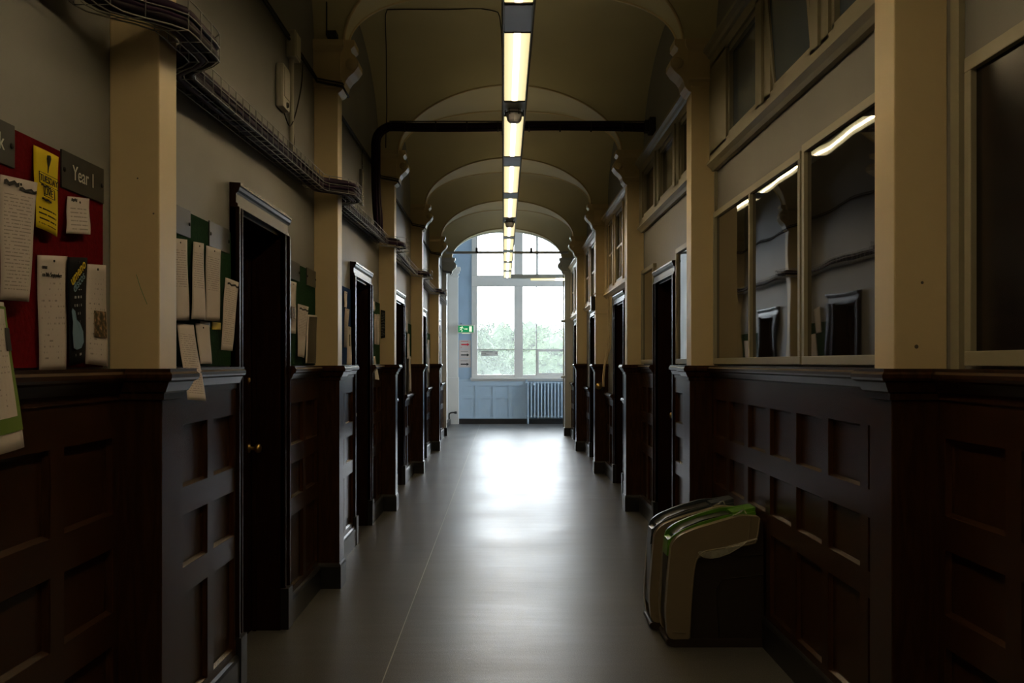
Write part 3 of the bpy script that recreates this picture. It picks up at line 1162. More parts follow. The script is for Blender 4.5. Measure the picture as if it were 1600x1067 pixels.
def build_end_signs():
    yq = 25.62
    f = yq / 1600
    X = lambda px: (px - 787) * f
    Z = lambda py: 1.55 + (566 - py) * f
    root = thing('exit_sign', 'lit green emergency exit sign with running man, arrow and door', 'sign', (X(727.5), yq, Z(520)))
    bm = B()
    box(bm, X(714.5), X(741), yq, yq + 0.07, Z(520), Z(507), 0.012)
    obj('sign_case', bm, M['plasticwhite'], root)
    bm = B()
    box(bm, X(716), X(739.5), yq - 0.003, yq + 0.001, Z(518.8), Z(508.3))
    obj('sign_face', bm, M['signgreenlit'], root)
    bm = B()
    y = yq - 0.0035
    cx, cz = X(721.5), Z(513.5)
    lathe(bm, [(0.0001, 0), (0.013, 0), (0.013, -0.001), (0.0001, -0.001)], (cx + 0.012, y, cz + 0.055), 'y', 12)
    for seg in (((0.01, 0.04), (-0.02, -0.01)), ((-0.02, -0.01), (-0.055, -0.03)), ((-0.02, -0.01), (0.012, -0.03)), ((0.012, -0.03), (0.0, -0.068)),
                ((0.008, 0.035), (0.045, 0.02)), ((0.005, 0.036), (-0.035, 0.040)), ((-0.035, 0.040), (-0.05, 0.015))):
        tube(bm, [(cx + seg[0][0], y, cz + seg[0][1]), (cx + seg[1][0], y, cz + seg[1][1])], 0.0085, 6)
    obj('running_figure', bm, M['signlit'], root)
    bm = B()
    arrow(bm, X(725.5), y, cz, 0.085, 0.022)
    obj('arrow', bm, M['signlit'], root)
    bm = B()
    box(bm, X(733.2), X(737.2), y - 0.001, y, Z(517.6), Z(509.3))
    obj('door_symbol', bm, M['signlit'], root)
    bm = B()
    tube(bm, [(X(720), yq + 0.04, Z(508)), (X(720), yq + 0.04, Z(508) + 0.06), (X(720), ENDW, Z(508) + 0.06)], 0.008, 8)
    obj('bracket', bm, M['steel'], root)
    # glow tube below
    bm = B()
    box(bm, X(722), X(734), yq + 0.015, yq + 0.05, Z(520.6), Z(520), 0.001)
    obj('downlight_strip', bm, M['signlit'], root)
    # three arrow notices stuck to the blue wall
    f = ENDW / 1600
    X = lambda px: (px - 787) * f
    Z = lambda py: 1.55 + (566 - py) * f
    for (a, b, z0, z1, im, lab, word) in ((717.5, 735.5, 544.5, 531, 'redink', 'white notice with red arrow, topmost of three under the exit sign', 'exit'),
                                    (717.2, 735.5, 559.2, 545.2, 'ink', 'white notice with black arrow, middle of three under the exit sign', ''),
                                    (716.8, 735.8, 573.5, 559.8, 'ink', 'white notice with black arrow, lowest of three under the exit sign', '')):
        root = thing('arrow_notice', lab, 'notice', (X((a + b) / 2), ENDW, Z(z0)), 'arrow notices on the blue wall')
        bm = B()
        box(bm, X(a), X(b), ENDW - 0.006, ENDW - 0.0015, Z(z0), Z(z1))
        obj('sheet', bm, M['paperplain'], root)
        bm = B()
        arrow(bm, X(a) + 0.05, ENDW - 0.006, (Z(z0) + Z(z1)) / 2 + (0.0 if im == 'redink' else -0.03), 0.21, 0.042)
        obj('arrow', bm, M[im], root)
        bm = B()
        for zz in ((0.078, 0.085) if im == 'redink' else (0.055,)):
            zc = (Z(z0) + Z(z1)) / 2 + zz
            for i in range(5):
                box(bm, X(a) + 0.05 + i * 0.037, X(a) + 0.078 + i * 0.037, ENDW - 0.007, ENDW - 0.006, zc - 0.006, zc + 0.004)
        if im == 'redink':
            box(bm, X(a) + 0.04, X(a) + 0.06, ENDW - 0.007, ENDW - 0.006, Z(z0) + 0.03, Z(z0) + 0.045)
        obj('text_line', bm, M[im], root)
    # sticker on the window glass
    root = thing('window_sticker', 'grey strip sticker with lettering and arrow on the end window pane', 'sticker', (X(764), ENDW + 0.04, Z(555)))
    bm = B()
    box(bm, X(751.5), X(778), ENDW + 0.044, ENDW + 0.049, Z(555.3), Z(547.5))
    obj('sheet', bm, M['white'], root)
    bm = B()
    for i, (l0, l1) in enumerate(((752.5, 770), (752.5, 760), (752.5, 764))):
        zc = Z(549.3 + 2.3 * i)
        q = l0
        while q < l1:
            box(bm, X(q), X(min(q + 2.0, l1)), ENDW + 0.0425, ENDW + 0.044, zc - 0.007, zc + 0.007)
            q += 2.5
    arrow(bm, X(773.5), ENDW + 0.0438, Z(551.3), 0.055, 0.022)
    obj('text_line', bm, M['ink'], root)
    # white paper strip on the lobby's left wall and small dark pipe stub in the corner
    bm = B()
    box(bm, -1.40, -1.392, 23.6, 24.4, 1.35, 2.6)
    tag(obj('wall_chart', bm, M['paperplain']), 'tall white chart on the lobby wall just past the left end pier', 'chart')
    bm = B()
    tube(bm, smooth_path([(-1.36, 25.60, 0.14), (-1.36, 25.60, 0.26), (-1.30, 25.60, 0.30), (-1.20, 25.60, 0.30)], 4), 0.018, 8)
    lathe(bm, [(0.0001, -0.03), (0.03, -0.03), (0.03, 0.03), (0.0001, 0.03)], (-1.20, 25.60, 0.30), 'z', 12)
    tag(obj('pipe_valve', bm, M['dark']), 'dark pipe valve low in the corner beside the white column', 'valve')


build_end_signs()


# tie rail with its two hangers at the last arch
def build_rail():
    y = 21.5
    z = 3.86
    root = thing('hanging_rail', 'thin grey metal rail slung across the last arch', 'rail', (0.07, y, z))
    bm = B()
    tube(bm, [(WL + 0.10, y, z), (WR - 0.10, y, z)], 0.027, 10)
    obj('rail', bm, M['white'], root)
    for px in (745, 830):
        x = (px - 787) * y / 1600
        bm = B()
        tube(bm, [(x, y, z), (x, y, 4.50)], 0.004, 6)
        obj('hanger_wire', bm, M['dark'], root)
        bm = B()
        box(bm, x - 0.025, x + 0.025, y - 0.03, y + 0.03, z - 0.01, z + 0.10, 0.006)
        obj('clamp', bm, M['dark'], root)


build_rail()

# ------------------------------------------------------------------ lights
LX, LZ = 0.0775, 3.42
starts = [-1.95, 0.0, 1.92, 3.80, 5.79, 7.75, 9.72, 11.63, 13.60, 15.42, 17.32, 19.15, 21.0]
names = ['far behind the others', 'behind', 'overhead', 'nearest lit', 'second', 'third', 'fourth', 'fifth', 'sixth', 'seventh', 'eighth', 'ninth', 'last']


def lamp_parts(root, x, y, L):
    bm = B()
    prof = [(x - 0.090, LZ + 0.004), (x - 0.080, LZ - 0.004), (x - 0.074, LZ - 0.004), (x - 0.074, LZ + 0.010), (x + 0.074, LZ + 0.010), (x + 0.074, LZ - 0.004),
            (x + 0.080, LZ - 0.004), (x + 0.090, LZ + 0.004), (x + 0.078, LZ + 0.085), (x - 0.078, LZ + 0.085)]
    prism_y(bm, prof, y - 0.02, y + L + 0.02)
    obj('housing', bm, M['housing'], root)
    bm = B()
    box(bm, x - 0.0735, x + 0.0735, y, y + L, LZ - 0.006, LZ + 0.009, 0.004)
    obj('diffuser', bm, M['lamp'], root)
    bm = B()
    box(bm, x - 0.05, x + 0.05, y + 0.1, y + L - 0.1, LZ + 0.0855, LZ + 0.089)
    obj('vault_fill_strip', bm, M['vaultfill'], root)  # unseen strip on the housing top, added to light the vault
    for yy in (y - 0.022, y + L + 0.002):
        bm = B()
        box(bm, x - 0.076, x + 0.076, yy, yy + 0.020, LZ - 0.010, LZ + 0.008, 0.003)
        obj('end_cap', bm, M['dark'], root)


lab = {0: 'ceiling strip light furthest back over the viewer', 1: 'ceiling strip light behind the viewer', 2: 'ceiling strip light over the viewer',
       3: 'lit strip light cut by the top edge of the picture', 4: 'largest fully visible warm strip light, before the first emergency spotlight',
       5: 'strip light just past the first emergency spotlight', 6: 'fourth strip light along the row, before the second arch in view',
       7: 'fifth strip light along the row, before the small second spotlight', 8: 'strip light just past the second emergency spotlight',
       9: 'small distant strip light, fourth from the far end of the row', 10: 'small distant strip light, third from the far end of the row',
       11: 'small distant strip light, second from the far end of the row', 12: 'last strip light at the far end of the row, before the window'}
for i, y in enumerate(starts):
    L = 1.5
    root = thing('strip_light', lab[i], 'light', (LX, y + L / 2, LZ), 'strip lights in a row down the corridor')
    lamp_parts(root, LX, y, L)
    for yy in (y + 0.3, y + 1.2):
        bm = B()
        t = ((yy - (LN + PT)) % PITCH) - (PITCH - PT) / 2
        tube(bm, [(LX, yy, LZ + 0.085), (LX, yy, SPRING + (CREST - SPRING) * math.sqrt(max(0.2, 1 - (t / HALF) ** 2)) if abs(t) < 1.30 else ARCHTOP)], 0.006, 6)
        obj('suspension_rod', bm, M['dark'], root)
for i in range(len(starts) - 1):
    a, b = starts[i] + 1.522, starts[i + 1] - 0.022
    root = thing('trunking_section', 'plain grey trunking section between strip lights, number %d from the viewer' % (i + 1), 'trunking', (LX, (a + b) / 2, LZ), 'blank sections between the strip lights')
    nm = ['furthest behind the viewer', 'just behind the viewer', 'over the viewer', 'at the top edge of the picture', 'carrying the first emergency spotlight',
          'between third and fourth lights in view', 'between fourth and fifth lights in view', 'carrying the second small spotlight', 'fourth from the far end', 'third from the far end', 'second from the far end', 'last at the far end'][i]
    root['label'] = 'grey blank trunking section of the light row, ' + nm
    bm = B()
    prof = [(LX - 0.090, LZ + 0.004), (LX - 0.080, LZ - 0.004), (LX + 0.080, LZ - 0.004), (LX + 0.090, LZ + 0.004), (LX + 0.078, LZ + 0.085), (LX - 0.078, LZ + 0.085)]
    prism_y(bm, prof, a, b)
    obj('trough', bm, M['housing'], root)
    bm = B()
    box(bm, LX - 0.073, LX + 0.073, a + 0.01, b - 0.01, LZ - 0.010, LZ - 0.004, 0.002)
    obj('cover_plate', bm, M['closer'], root)
for yy, nm in ((7.55, 'dark emergency spotlight under the light row, the nearer one'), (13.40, 'small dark emergency spotlight under the light row, the farther one')):
    root = thing('emergency_spotlight', nm, 'light', (LX, yy, LZ - 0.10), 'emergency spotlights')
    bm = B()
    box(bm, LX - 0.05, LX + 0.05, yy - 0.06, yy + 0.06, LZ - 0.030, LZ - 0.010, 0.006)
    obj('base', bm, M['housing'], root)
    bm = B()
    lathe(bm, [(0.0001, -0.03), (0.058, -0.03), (0.060, -0.045), (0.052, -0.085), (0.040, -0.100), (0.0001, -0.105)], (LX, yy, LZ), 'z', 8)
    for f in bm.faces: f.smooth = False
    obj('lamp_head', bm, M['closer'], root)
    bm = B()
    tube(bm, [(LX + 0.066 * math.cos(2 * PI * q / 16), yy + 0.066 * math.sin(2 * PI * q / 16), LZ - 0.034) for q in range(17)], 0.005, 6)
    for q in range(6):
        aa = 2 * PI * q / 6
        tube(bm, [(LX + 0.066 * math.cos(aa), yy + 0.066 * math.sin(aa), LZ - 0.010), (LX + 0.066 * math.cos(aa), yy + 0.066 * math.sin(aa), LZ - 0.05)], 0.004, 5)
    obj('wire_guard', bm, M['dark'], root)
# cross light of the lobby
root = thing('strip_light', 'strip light turned crossways in the lobby before the window', 'light', (1.2, 22.75, LZ))
bm = B()
prism_x(bm, [(22.66, LZ + 0.004), (22.67, LZ - 0.004), (22.83, LZ - 0.004), (22.84, LZ + 0.004), (22.83, LZ + 0.085), (22.67, LZ + 0.085)], 0.16, 3.2)
obj('housing', bm, M['plasticwhite'], root)
bm = B()
box(bm, 0.60, 2.1, 22.68, 22.82, LZ - 0.04, LZ - 0.004, 0.006)
obj('diffuser', bm, M['lamp'], root)
for xx in (0.5, 2.9):
    bm = B()
    tube(bm, [(xx, 22.75, LZ + 0.085), (xx, 22.75, 5.5)], 0.006, 6)
    obj('suspension_rod', bm, M['dark'], root)


# ------------------------------------------------------------------ cable tray, bundles, conduits on the left
def tray_z(y):
    return 2.62 + min(0.12, max(0.0, 0.02 * (y - 3.46)))


def tray_line(d0, bump, dz, y_from=-1.5, y_to=21.4):
    pts = []
    y = y_from
    while y < y_to:
        b = 0.0
        for k in range(-1, 6):
            c = LN + PITCH * k + PT / 2
            t = abs(y - c)
            hw = PT / 2 + 0.06
            if t < hw: b = 1.0
            elif t < hw + 0.26: b = max(b, 0.5 + 0.5 * math.cos(PI * (t - hw) / 0.26))
        pts.append((WL + d0 + bump * b, y, tray_z(y) + dz))
        y += 0.06
    return pts


def build_tray():
    root = thing('cable_tray', 'galvanised wire basket cable tray running along the upper left wall', 'cable tray', (WL + 0.08, 9, 2.7))
    bm = B()
    offs = [(0.020, 0.10), (0.020, 0.0), (0.055, 0.0), (0.090, 0.0), (0.130, 0.0), (0.130, 0.05), (0.130, 0.10)]
    for d, dz in offs:
        tube(bm, tray_line(d, 0.165, dz), 0.0028, 4, False)
    a = tray_line(0.020, 0.165, 0); b = tray_line(0.130, 0.165, 0)
    for i in range(0, len(a), 2):
        p, q = Vector(a[i]), Vector(b[i])
        u = Vector((0, 0, 0.10))
        tube(bm, [p + u, p, q, q + u], 0.0026, 4, False)
    obj('wire_basket', bm, M['wire'], root)
    root = thing('cable_bundle', 'bundle of dark purple data cables lying in the wire tray', 'cables', (WL + 0.08, 9, 2.72))
    random.seed(3)
    for i in range(18):
        bm = B()
        d = 0.035 + 0.08 * random.random()
        dz = 0.012 + 0.065 * random.random()
        ph = random.random() * 9
        pts = tray_line(d, 0.165, dz, y_to=(21.2 if i < 5 else 10.2))
        pts = [(x + 0.010 * math.sin(y * 1.7 + ph), y, z + 0.008 * math.sin(y * 2.3 + ph)) for x, y, z in pts]
        tube(bm, pts, 0.0150, 6)
        obj('cable', bm, M['purple'] if i % 3 else M['darkcable'], root)


build_tray()


def build_crossing():
    root = thing('cable_bundle', 'thick black cable bundle rising from the tray and crossing under the vault', 'cables', (-1.22, 9.9, 2.8))
    random.seed(5)
    yc = 9.9
    zc = 3.83
    for i in range(9):
        a = 2 * PI * i / 8
        rr = 0.030 if i < 8 else 0
        oy, oz = rr * math.cos(a), rr * math.sin(a)
        bm = B()
        fan = 1.0 + 1.2 * (0.5 + 0.5 * math.cos(a))
        pts = [(WL + 0.10 + oy * 0.5, yc + 0.05 + oy * 3, 2.78), (WL + 0.09 + oz, yc + 0.03 + oy * 3.4, 2.92), (WL + 0.075 + oz, yc + oy * 1.6, 3.15), (WL + 0.07 + oz, yc + oy, 3.35), (WL + 0.07 + oz, yc + oy, 3.62)]
        for q in range(5):
            t = PI / 2 * q / 4
            R = 0.16
            pts.append((WL + 0.07 + R - (R - oz) * math.cos(t) , yc + oy, zc - R + (R - oz) * math.sin(t)))
        for x in (-0.8, -0.2, 0.4, 0.9, 1.40):
            pts.append((x, yc + oy, zc - oz + 0.008 * math.sin(3 * x)))
        tube(bm, smooth_path(pts, 3), 0.0155, 7)
        obj('cable', bm, M['darkcable'] if i % 2 else M['purple'], root)
    bm = B()
    tube(bm, [(WL + 0.2, yc, zc + 0.052), (1.44, yc, zc + 0.052)], 0.006, 6)
    x = WL + 0.35
    while x < 1.4:
        lathe(bm, [(0.047, -0.006), (0.050, -0.006), (0.050, 0.006), (0.047, 0.006)], (x, yc, zc), 'x', 16)
        x += 0.3
    obj('cable_tie', bm, M['dark'], root)
    bm = B()
    box(bm, 1.40, 1.46, yc - 0.07, yc + 0.07, zc - 0.07, zc + 0.08, 0.006)
    box(bm, 1.36, 1.40, yc - 0.055, yc + 0.055, zc - 0.055, zc + 0.055, 0.006)
    obj('wall_bracket', bm, M['dark'], root)


build_crossing()


def build_left_fittings():
    # upper conduit that jogs round every capital
    bm = B()
    pts = []
    for k in range(-1, 5):
        y0, y1 = LN + PITCH * k + PT, LN + PITCH * (k + 1)
        yy0 = y0 + 0.05
        if k == -1: yy0 = y0
        pts += [(WL + 0.03, yy0, 3.49), (WL + 0.02, y0 + 0.3, 3.49), (WL + 0.02, y1 - 0.15, 3.49), (WL + 0.03, y1 - 0.045, 3.47), (PL + 0.04, y1 - 0.045, 3.435), (PL + 0.04, y1 + PT + 0.045, 3.435)]
    tube(bm, pts, 0.009, 6)
    tube(bm, [(x, y, z + 0.022) for x, y, z in pts], 0.006, 6)
    tag(obj('conduit', bm, M['dark']), 'thin twin conduit high on the left wall, bending round the capitals', 'conduit')
    root = thing('junction_box', 'cream square junction box on the upper left wall conduit', 'junction box', (WL, 6.22, 3.47))
    bm = B()
    box(bm, WL, WL + 0.055, 6.14, 6.30, 3.39, 3.55, 0.006)
    obj('box', bm, M['plasticwhite'], root)
    bm = B()
    box(bm, WL + 0.055, WL + 0.060, 6.15, 6.29, 3.40, 3.54, 0.002)
    obj('cover', bm, M['plasticwhite'], root)
    bm = B()
    tube(bm, [(WL + 0.02, 6.20, 3.39), (WL + 0.02, 6.20, 2.78)], 0.015, 8)
    tag(obj('conduit', bm, M['plasticwhite']), 'short vertical cream conduit dropping from the junction box to the tray', 'conduit')
    root = thing('wireless_access_point', 'white flat rectangular unit with small lights on upper left wall', 'access point', (WL, 5.95, 3.03))
    bm = B()
    box(bm, WL, WL + 0.045, 5.86, 6.04, 3.02, 3.27, 0.012)
    obj('case', bm, M['plasticwhite'], root)
    bm = B()
    box(bm, WL + 0.045, WL + 0.050, 5.88, 6.02, 3.08, 3.25, 0.002)
    obj('cover', bm, M['plasticwhite'], root)
    bm = B()
    lathe(bm, [(0.0001, 0), (0.018, 0), (0.014, 0.010), (0.0001, 0.012)], (WL + 0.045, 5.95, 3.045), 'x', 14)
    obj('indicator', bm, M['steel'], root)
    bm = B()
    tube(bm, smooth_path([(WL + 0.02, 6.0, 3.01), (WL + 0.03, 6.10, 2.96), (WL + 0.03, 6.26, 3.06), (WL + 0.02, 6.5, 3.30), (WL + 0.02, 6.55, 3.47)], 5), 0.004, 6)
    tube(bm, smooth_path([(WL + 0.02, 6.22, 3.0), (WL + 0.02, 6.28, 2.9), (WL + 0.02, 6.2, 2.8), (WL + 0.02, 6.15, 2.76)], 5), 0.003, 6)
    tag(obj('loose_cable', bm, M['dark']), 'thin loose cable curving beside the white wall unit', 'cable')
    # hanging dark rod in the second bay
    bm = B()
    tube(bm, [(WL + 0.02, 9.3, 3.49), (WL + 0.02, 9.3, 3.30)], 0.006, 6)
    box(bm, WL, WL + 0.03, 9.25, 9.35, 2.98, 3.30, 0.004)
    tag(obj('cable_drop', bm, M['steel']), 'narrow grey vertical cable drop box in the second left bay', 'cable drop')
    # thin cables on the vault
    bm = B()
    y = LN + PITCH * 1 + PT / 2 + PITCH / 2 - 0.08
    tube(bm, smooth_path([(LX - 0.09, y, LZ + 0.10), (LX - 0.10, y, 4.45), (LX - 0.2, y, 4.605), (-0.5, y, 4.61), (-0.95, y, 4.61), (-1.02, y + 0.04, 4.605), (-1.06, y + 0.3, 4.59), (-1.11, y + 0.8, 4.505), (-1.16, y + 1.25, 4.33), (-1.19, y + 1.55, 4.13), (-1.215, y + 1.69, 3.90), (-1.22, y + 1.715, 3.77)], 4), 0.005, 6)
    tag(obj('ceiling_cable', bm, M['dark']), 'thin dark cable crossing the vault from the light row to the left', 'cable')
    # cables on the arches of the far bays
    for k, x in ((2, -1.10), (3, 0.9)):
        pass
    # black cable top at first capital in view
    bm = B()
    tube(bm, [(WL + 0.10, 6.97, 3.80), (WL + 0.10, 6.97, 4.60)], 0.005, 6)
    box(bm, WL + 0.10, WL + 0.17, 6.93, 7.03, 3.765, 3.80, 0.004)
    tag(obj('ceiling_cable', bm, M['dark']), 'dark cable and clip standing on the left capital near the top edge', 'cable')


build_left_fittings()


# right wall conduits and small fittings
def build_right_fittings():
    y = 13.9
    bm = B()
    tube(bm, smooth_path([(WR - 0.03, y, 3.45), (WR - 0.03, y, 2.6), (WR - 0.03, y, 1.95), (WR - 0.04, y + 0.04, 1.72), (WR - 0.08, y + 0.05, 1.55), (WR - 0.10, y + 0.05, 1.35), (WR - 0.10, y + 0.05, 1.22)], 4), 0.016, 8)
    tag(obj('conduit', bm, M['cream']), 'cream vertical conduit bending out beside the third right pilaster', 'conduit')
    bm = B()
    tube(bm, smooth_path([(WR - 0.03, y - 0.25, 3.45), (WR - 0.03, y - 0.25, 1.95), (WR - 0.05, y - 0.2, 1.7), (WR - 0.10, y - 0.1, 1.5)], 4), 0.010, 8)
    tag(obj('conduit', bm, M['cream']), 'thinner cream conduit running down near the third right pilaster', 'conduit')
    p = RN + PITCH * 3
    root = thing('brass_bell', 'small round brass bell on the wood of a right pilaster', 'bell', (1.33, p - 0.03, 1.22))
    bm = B()
    X = (935 - 787) * p / 1600
    lathe(bm, [(0.0001, 0), (0.02, 0), (0.02, -0.03), (0.045, -0.035), (0.045, -0.045), (0.030, -0.065), (0.0001, -0.075)], (X, p - 0.011, 1.22), 'y', 18)
    obj('gong', bm, M['brass'], root)
    bm = B()
    box(bm, X + 0.02, X + 0.06, p - 0.05, p - 0.011, 1.17, 1.27, 0.004)
    obj('backplate', bm, M['dark'], root)
    bm = B()
    box(bm, PR - 0.06, PR, p + 0.03, p + 0.15, 2.28, 2.48, 0.008)
    tag(obj('sounder_box', bm, M['black']), 'small black box on the corridor face of the third right pilaster', 'alarm')
    bm = B()
    for z in (2.24, 2.52):
        tube(bm, [(WR, p - 0.008, z), (PR - 0.008, p - 0.008, z), (PR - 0.008, p + PT, z)], 0.006, 6)
    tag(obj('wrapped_cable', bm, M['cream']), 'pair of thin cream cables wrapped round the third right pilaster', 'cable')
    # pipe clamps on the end pier
    bm = B()
    tube(bm, [(WR - 0.20, 21.58, 0.2), (WR - 0.20, 21.58, 3.4)], 0.012, 8)
    for z in (1.22, 2.4):
        box(bm, WR - 0.25, WR - 0.15, 21.56, 21.64, z, z + 0.05, 0.004)
    tag(obj('pipe', bm, M['white']), 'slim grey pipe with clamps up the right end pier', 'pipe')


build_right_fittings()


def build_marks():
    # pencil stroke and small knocks on the nearest pilasters
    root = sroot(trim_name(), (-1.2, LN, 1.8))
    bm = B()
    tube(bm, smooth_path([(-1.216, LN - 0.0002, 1.842), (-1.203, LN - 0.0002, 1.80), (-1.188, LN - 0.0002, 1.762), (-1.180, LN - 0.0002, 1.743)], 4), 0.0009, 5)
    obj('pencil_mark', bm, M['signgreen'], root)
    for px, py, r in ((240, 333, 0.0035), (215, 278, 0.003), (1441, 441, 0.005), (1432, 541, 0.007)):
        y = LN if px < 787 else RN
        bm = B()
        lathe(bm, [(0.0001, 0), (r, 0), (r * 0.7, -0.0006), (0.0001, -0.0006)], ((px - 787) * y / 1600, y, EYE + (566 - py) * y / 1600), 'y', 9)
        obj('chip', bm, M['bark'], root)


build_marks()

# ------------------------------------------------------------------ glazed frames on the right wall
def glazed_frame(label, y0, y1, z0, z1, m, bars=(), d=0.035, w=0.05, fm=None):
    fm = fm or M['brown_frame']
    root = thing('glazed_notice_case', label, 'notice case', (WR - d / 2, (y0 + y1) / 2, z0), 'glazed cases on the right wall')
    bm = B()
    sbox(bm, 'R', 0, d, y0, y1, z0, z0 + w, 0.003)
    sbox(bm, 'R', 0, d, y0, y1, z1 - w, z1, 0.003)
    for a, b in [(y0, y0 + w), (y1 - w, y1)] + [(q - w / 2, q + w / 2) for q in bars]:
        sbox(bm, 'R', 0, d, a, b, z0 + w, z1 - w, 0.003)
    obj('frame', bm, fm, root)
    e = [y0 + w] + [v for q in bars for v in (q - w / 2, q + w / 2)] + [y1 - w]
    for i in range(0, len(e), 2):
        bm = B()
        sbox(bm, 'R', 0.001, d - 0.018, e[i], e[i + 1], z0 + w, z1 - w)
        obj('glass_pane', bm, m, root)
    return root


glazed_frame('large dark glazed board at the right edge of the picture', 0.9, 3.17, DADO + 0.01, 2.49, M['boardglass'], w=0.045)
glazed_frame('single-pane dark glazed case right beside the first right pilaster', 3.60, 4.90, DADO + 0.01, 2.59, M['cabglass'], w=0.04)
glazed_frame('two-pane dark glazed case above the recycling bins', 4.93, 6.97, DADO + 0.01, 2.57, M['cabglass'], bars=(5.95,), w=0.04)
glazed_frame('narrow glazed case on the near side of the first right door', 7.22, 8.50, DADO + 0.01, 2.49, M['cabglass'], w=0.04)
glazed_frame('narrow glazed case on the far side of the first right door', 9.78, 10.63, DADO + 0.01, 2.50, M['cabglass'], w=0.04)
# vertical trim strips beside pilasters
bm = B()
sbox(bm, 'R', 0, 0.02, 3.24, 3.30, DADO, 2.88)
sbox(bm, 'R', 0, 0.02, 6.985, 7.01, DADO, 2.88)
struct(trim_name(), bm, M['brown_frame'])


# ------------------------------------------------------------------ notice boards and papers on the left wall
BT = 2.165


def notice_board(label, y0, y1, m, plates, z0=DADO + 0.005, z1=BT):
    root = thing('notice_board', label, 'notice board', (WL + 0.01, (y0 + y1) / 2, z0), 'felt notice boards on the left wall')
    bm = B()
    sbox(bm, 'L', 0.0015, 0.016, y0, y1, z0, z1, 0.002)
    obj('felt_panel', bm, m, root)
    for (a, b, txt) in plates:
        bm = B()
        sbox(bm, 'L', 0.016, 0.021, a, b, z1 - 0.105, z1 + 0.006, 0.001)
        pl = obj('header_plate', bm, M['plate'], root)
        if txt:
            text_mesh(txt, 0.062, M['greytext'], pl, Vector((WL + 0.0215, (a + b) / 2, z1 - 0.050)), YA, ZA, XA)
        bm = B()
        for yy in (a + 0.018, b - 0.018):
            lathe(bm, [(0.0001, 0), (0.008, 0), (0.006, 0.004), (0.0001, 0.005)], (WL + 0.021, yy, z1 - 0.05), 'x', 10)
        obj('screw', bm, M['dark'], pl)
    return root


notice_board('red felt notice board headed Year 1 on near left wall', 1.75, 3.295, M['redfelt'], [(2.42, 2.69, 'Week'), (2.975, 3.29, 'Year 1')])
notice_board('green felt notice board before the nearest left door', 3.60, 4.84, M['greenfelt'], [(3.88, 4.20, ''), (4.47, 4.80, '')])
notice_board('green felt notice board just past the nearest left door', 6.10, 7.01, M['greenfelt'], [(6.12, 6.45, ''), (6.68, 7.0, '')])
notice_board('blue felt notice board before the second left door', 7.26, 8.62, M['bluefelt'], [])
notice_board('green felt notice board just past the second left door', 9.92, 10.66, M['greenfelt'], [(9.95, 10.2, '')])
notice_board('green felt notice board past the third left door', 13.18, 14.30, M['greenfelt'], [], z0=1.62, z1=2.08)
notice_board('teal green notice board past the fourth left door', 16.85, 17.95, M['greenfelt'], [], z0=1.62, z1=2.05)


def on_left(px, py, d):
    """pixel measured in the photograph -> point at distance d in front of the left wall"""
    x = WL + d
    y = x * 1600 / (px - 787)
    return Vector((x, y, EYE + (566 - py) * y / 1600))


def sheet(label, corners, m, name='paper_sheet', ds=(0.022, 0.022, 0.035, 0.035), cat='paper', group='papers pinned to the notice boards', curl=0.010, pin=True, as_part=None):
    """corners: TL, TR, BR, BL measured; ds: stand-off of each corner from the wall"""
    P = [on_left(c[0], c[1], d) for c, d in zip(corners, ds)]
    nx, ny = 8, 14
    bm = B()
    uvl = bm.loops.layers.uv.new('UVMap')
    g = {}
    for i in range(nx + 1):
        for j in range(ny + 1):
            u, v = i / nx, j / ny
            p = (P[3] * (1 - u) + P[2] * u) * (1 - v) + (P[0] * (1 - u) + P[1] * u) * v
            p = p + Vector((curl * (0.6 * math.sin(PI * u) * (1 - v * 0.6) + 0.12 * math.sin(2.2 * PI * v)), 0, 0))
            g[i, j] = bm.verts.new(p)
    for i in range(nx):
        for j in range(ny):
            f = bm.faces.new((g[i, j], g[i + 1, j], g[i + 1, j + 1], g[i, j + 1]))
            f.smooth = True
            for lp, (a, b) in zip(f.loops, ((i, j), (i + 1, j), (i + 1, j + 1), (i, j + 1))):
                lp[uvl].uv = (a / nx, b / ny)
    c = (P[0] + P[1] + P[2] + P[3]) / 4
    root = thing(name, label, cat, c, group)
    o = obj('sheet', bm, m, root)
    md = o.modifiers.new('thickness', 'SOLIDIFY')
    md.thickness = 0.0006
    if pin:
        bm = B()
        q = (P[0] + P[1]) / 2
        lathe(bm, [(0.0001, 0), (0.0038, 0), (0.0038, 0.005), (0.0001, 0.006)], (q.x + 0.001, q.y, q.z - 0.015), 'x', 10)
        obj('drawing_pin', bm, M['dark'], root)
    root['_c'] = 0
    del root['_c']
    return root, P


def mark(root, P, u0, u1, v0, v1, m, name='print', lift=0.0035, wav=0.0):
    """printed patch lying on a sheet"""
    bm = B()
    uvl = bm.loops.layers.uv.new('UVMap')
    def pt(u, v):
        p = (P[3] * (1 - u) + P[2] * u) * (1 - v) + (P[0] * (1 - u) + P[1] * u) * v
        cu = 0.010
        return p + Vector((0.006 * math.sin(PI * u) * (1 - v * 0.6) + 0.0012 * math.sin(2.2 * PI * v) + lift, 0, 0))
    n = 6
    g = {}
    for i in range(n + 1):
        for j in range(n + 1):
            u, v = u0 + (u1 - u0) * i / n, v0 + (v1 - v0) * j / n
            g[i, j] = bm.verts.new(pt(u, v + wav * math.sin(i * 2.1)))
    for i in range(n):
        for j in range(n):
            f = bm.faces.new((g[i, j], g[i + 1, j], g[i + 1, j + 1], g[i, j + 1]))
            for lp, (a, b) in zip(f.loops, ((i, j), (i + 1, j), (i + 1, j + 1), (i, j + 1))):
                lp[uvl].uv = (a / n, b / n)
    return obj(name, bm, m, root)


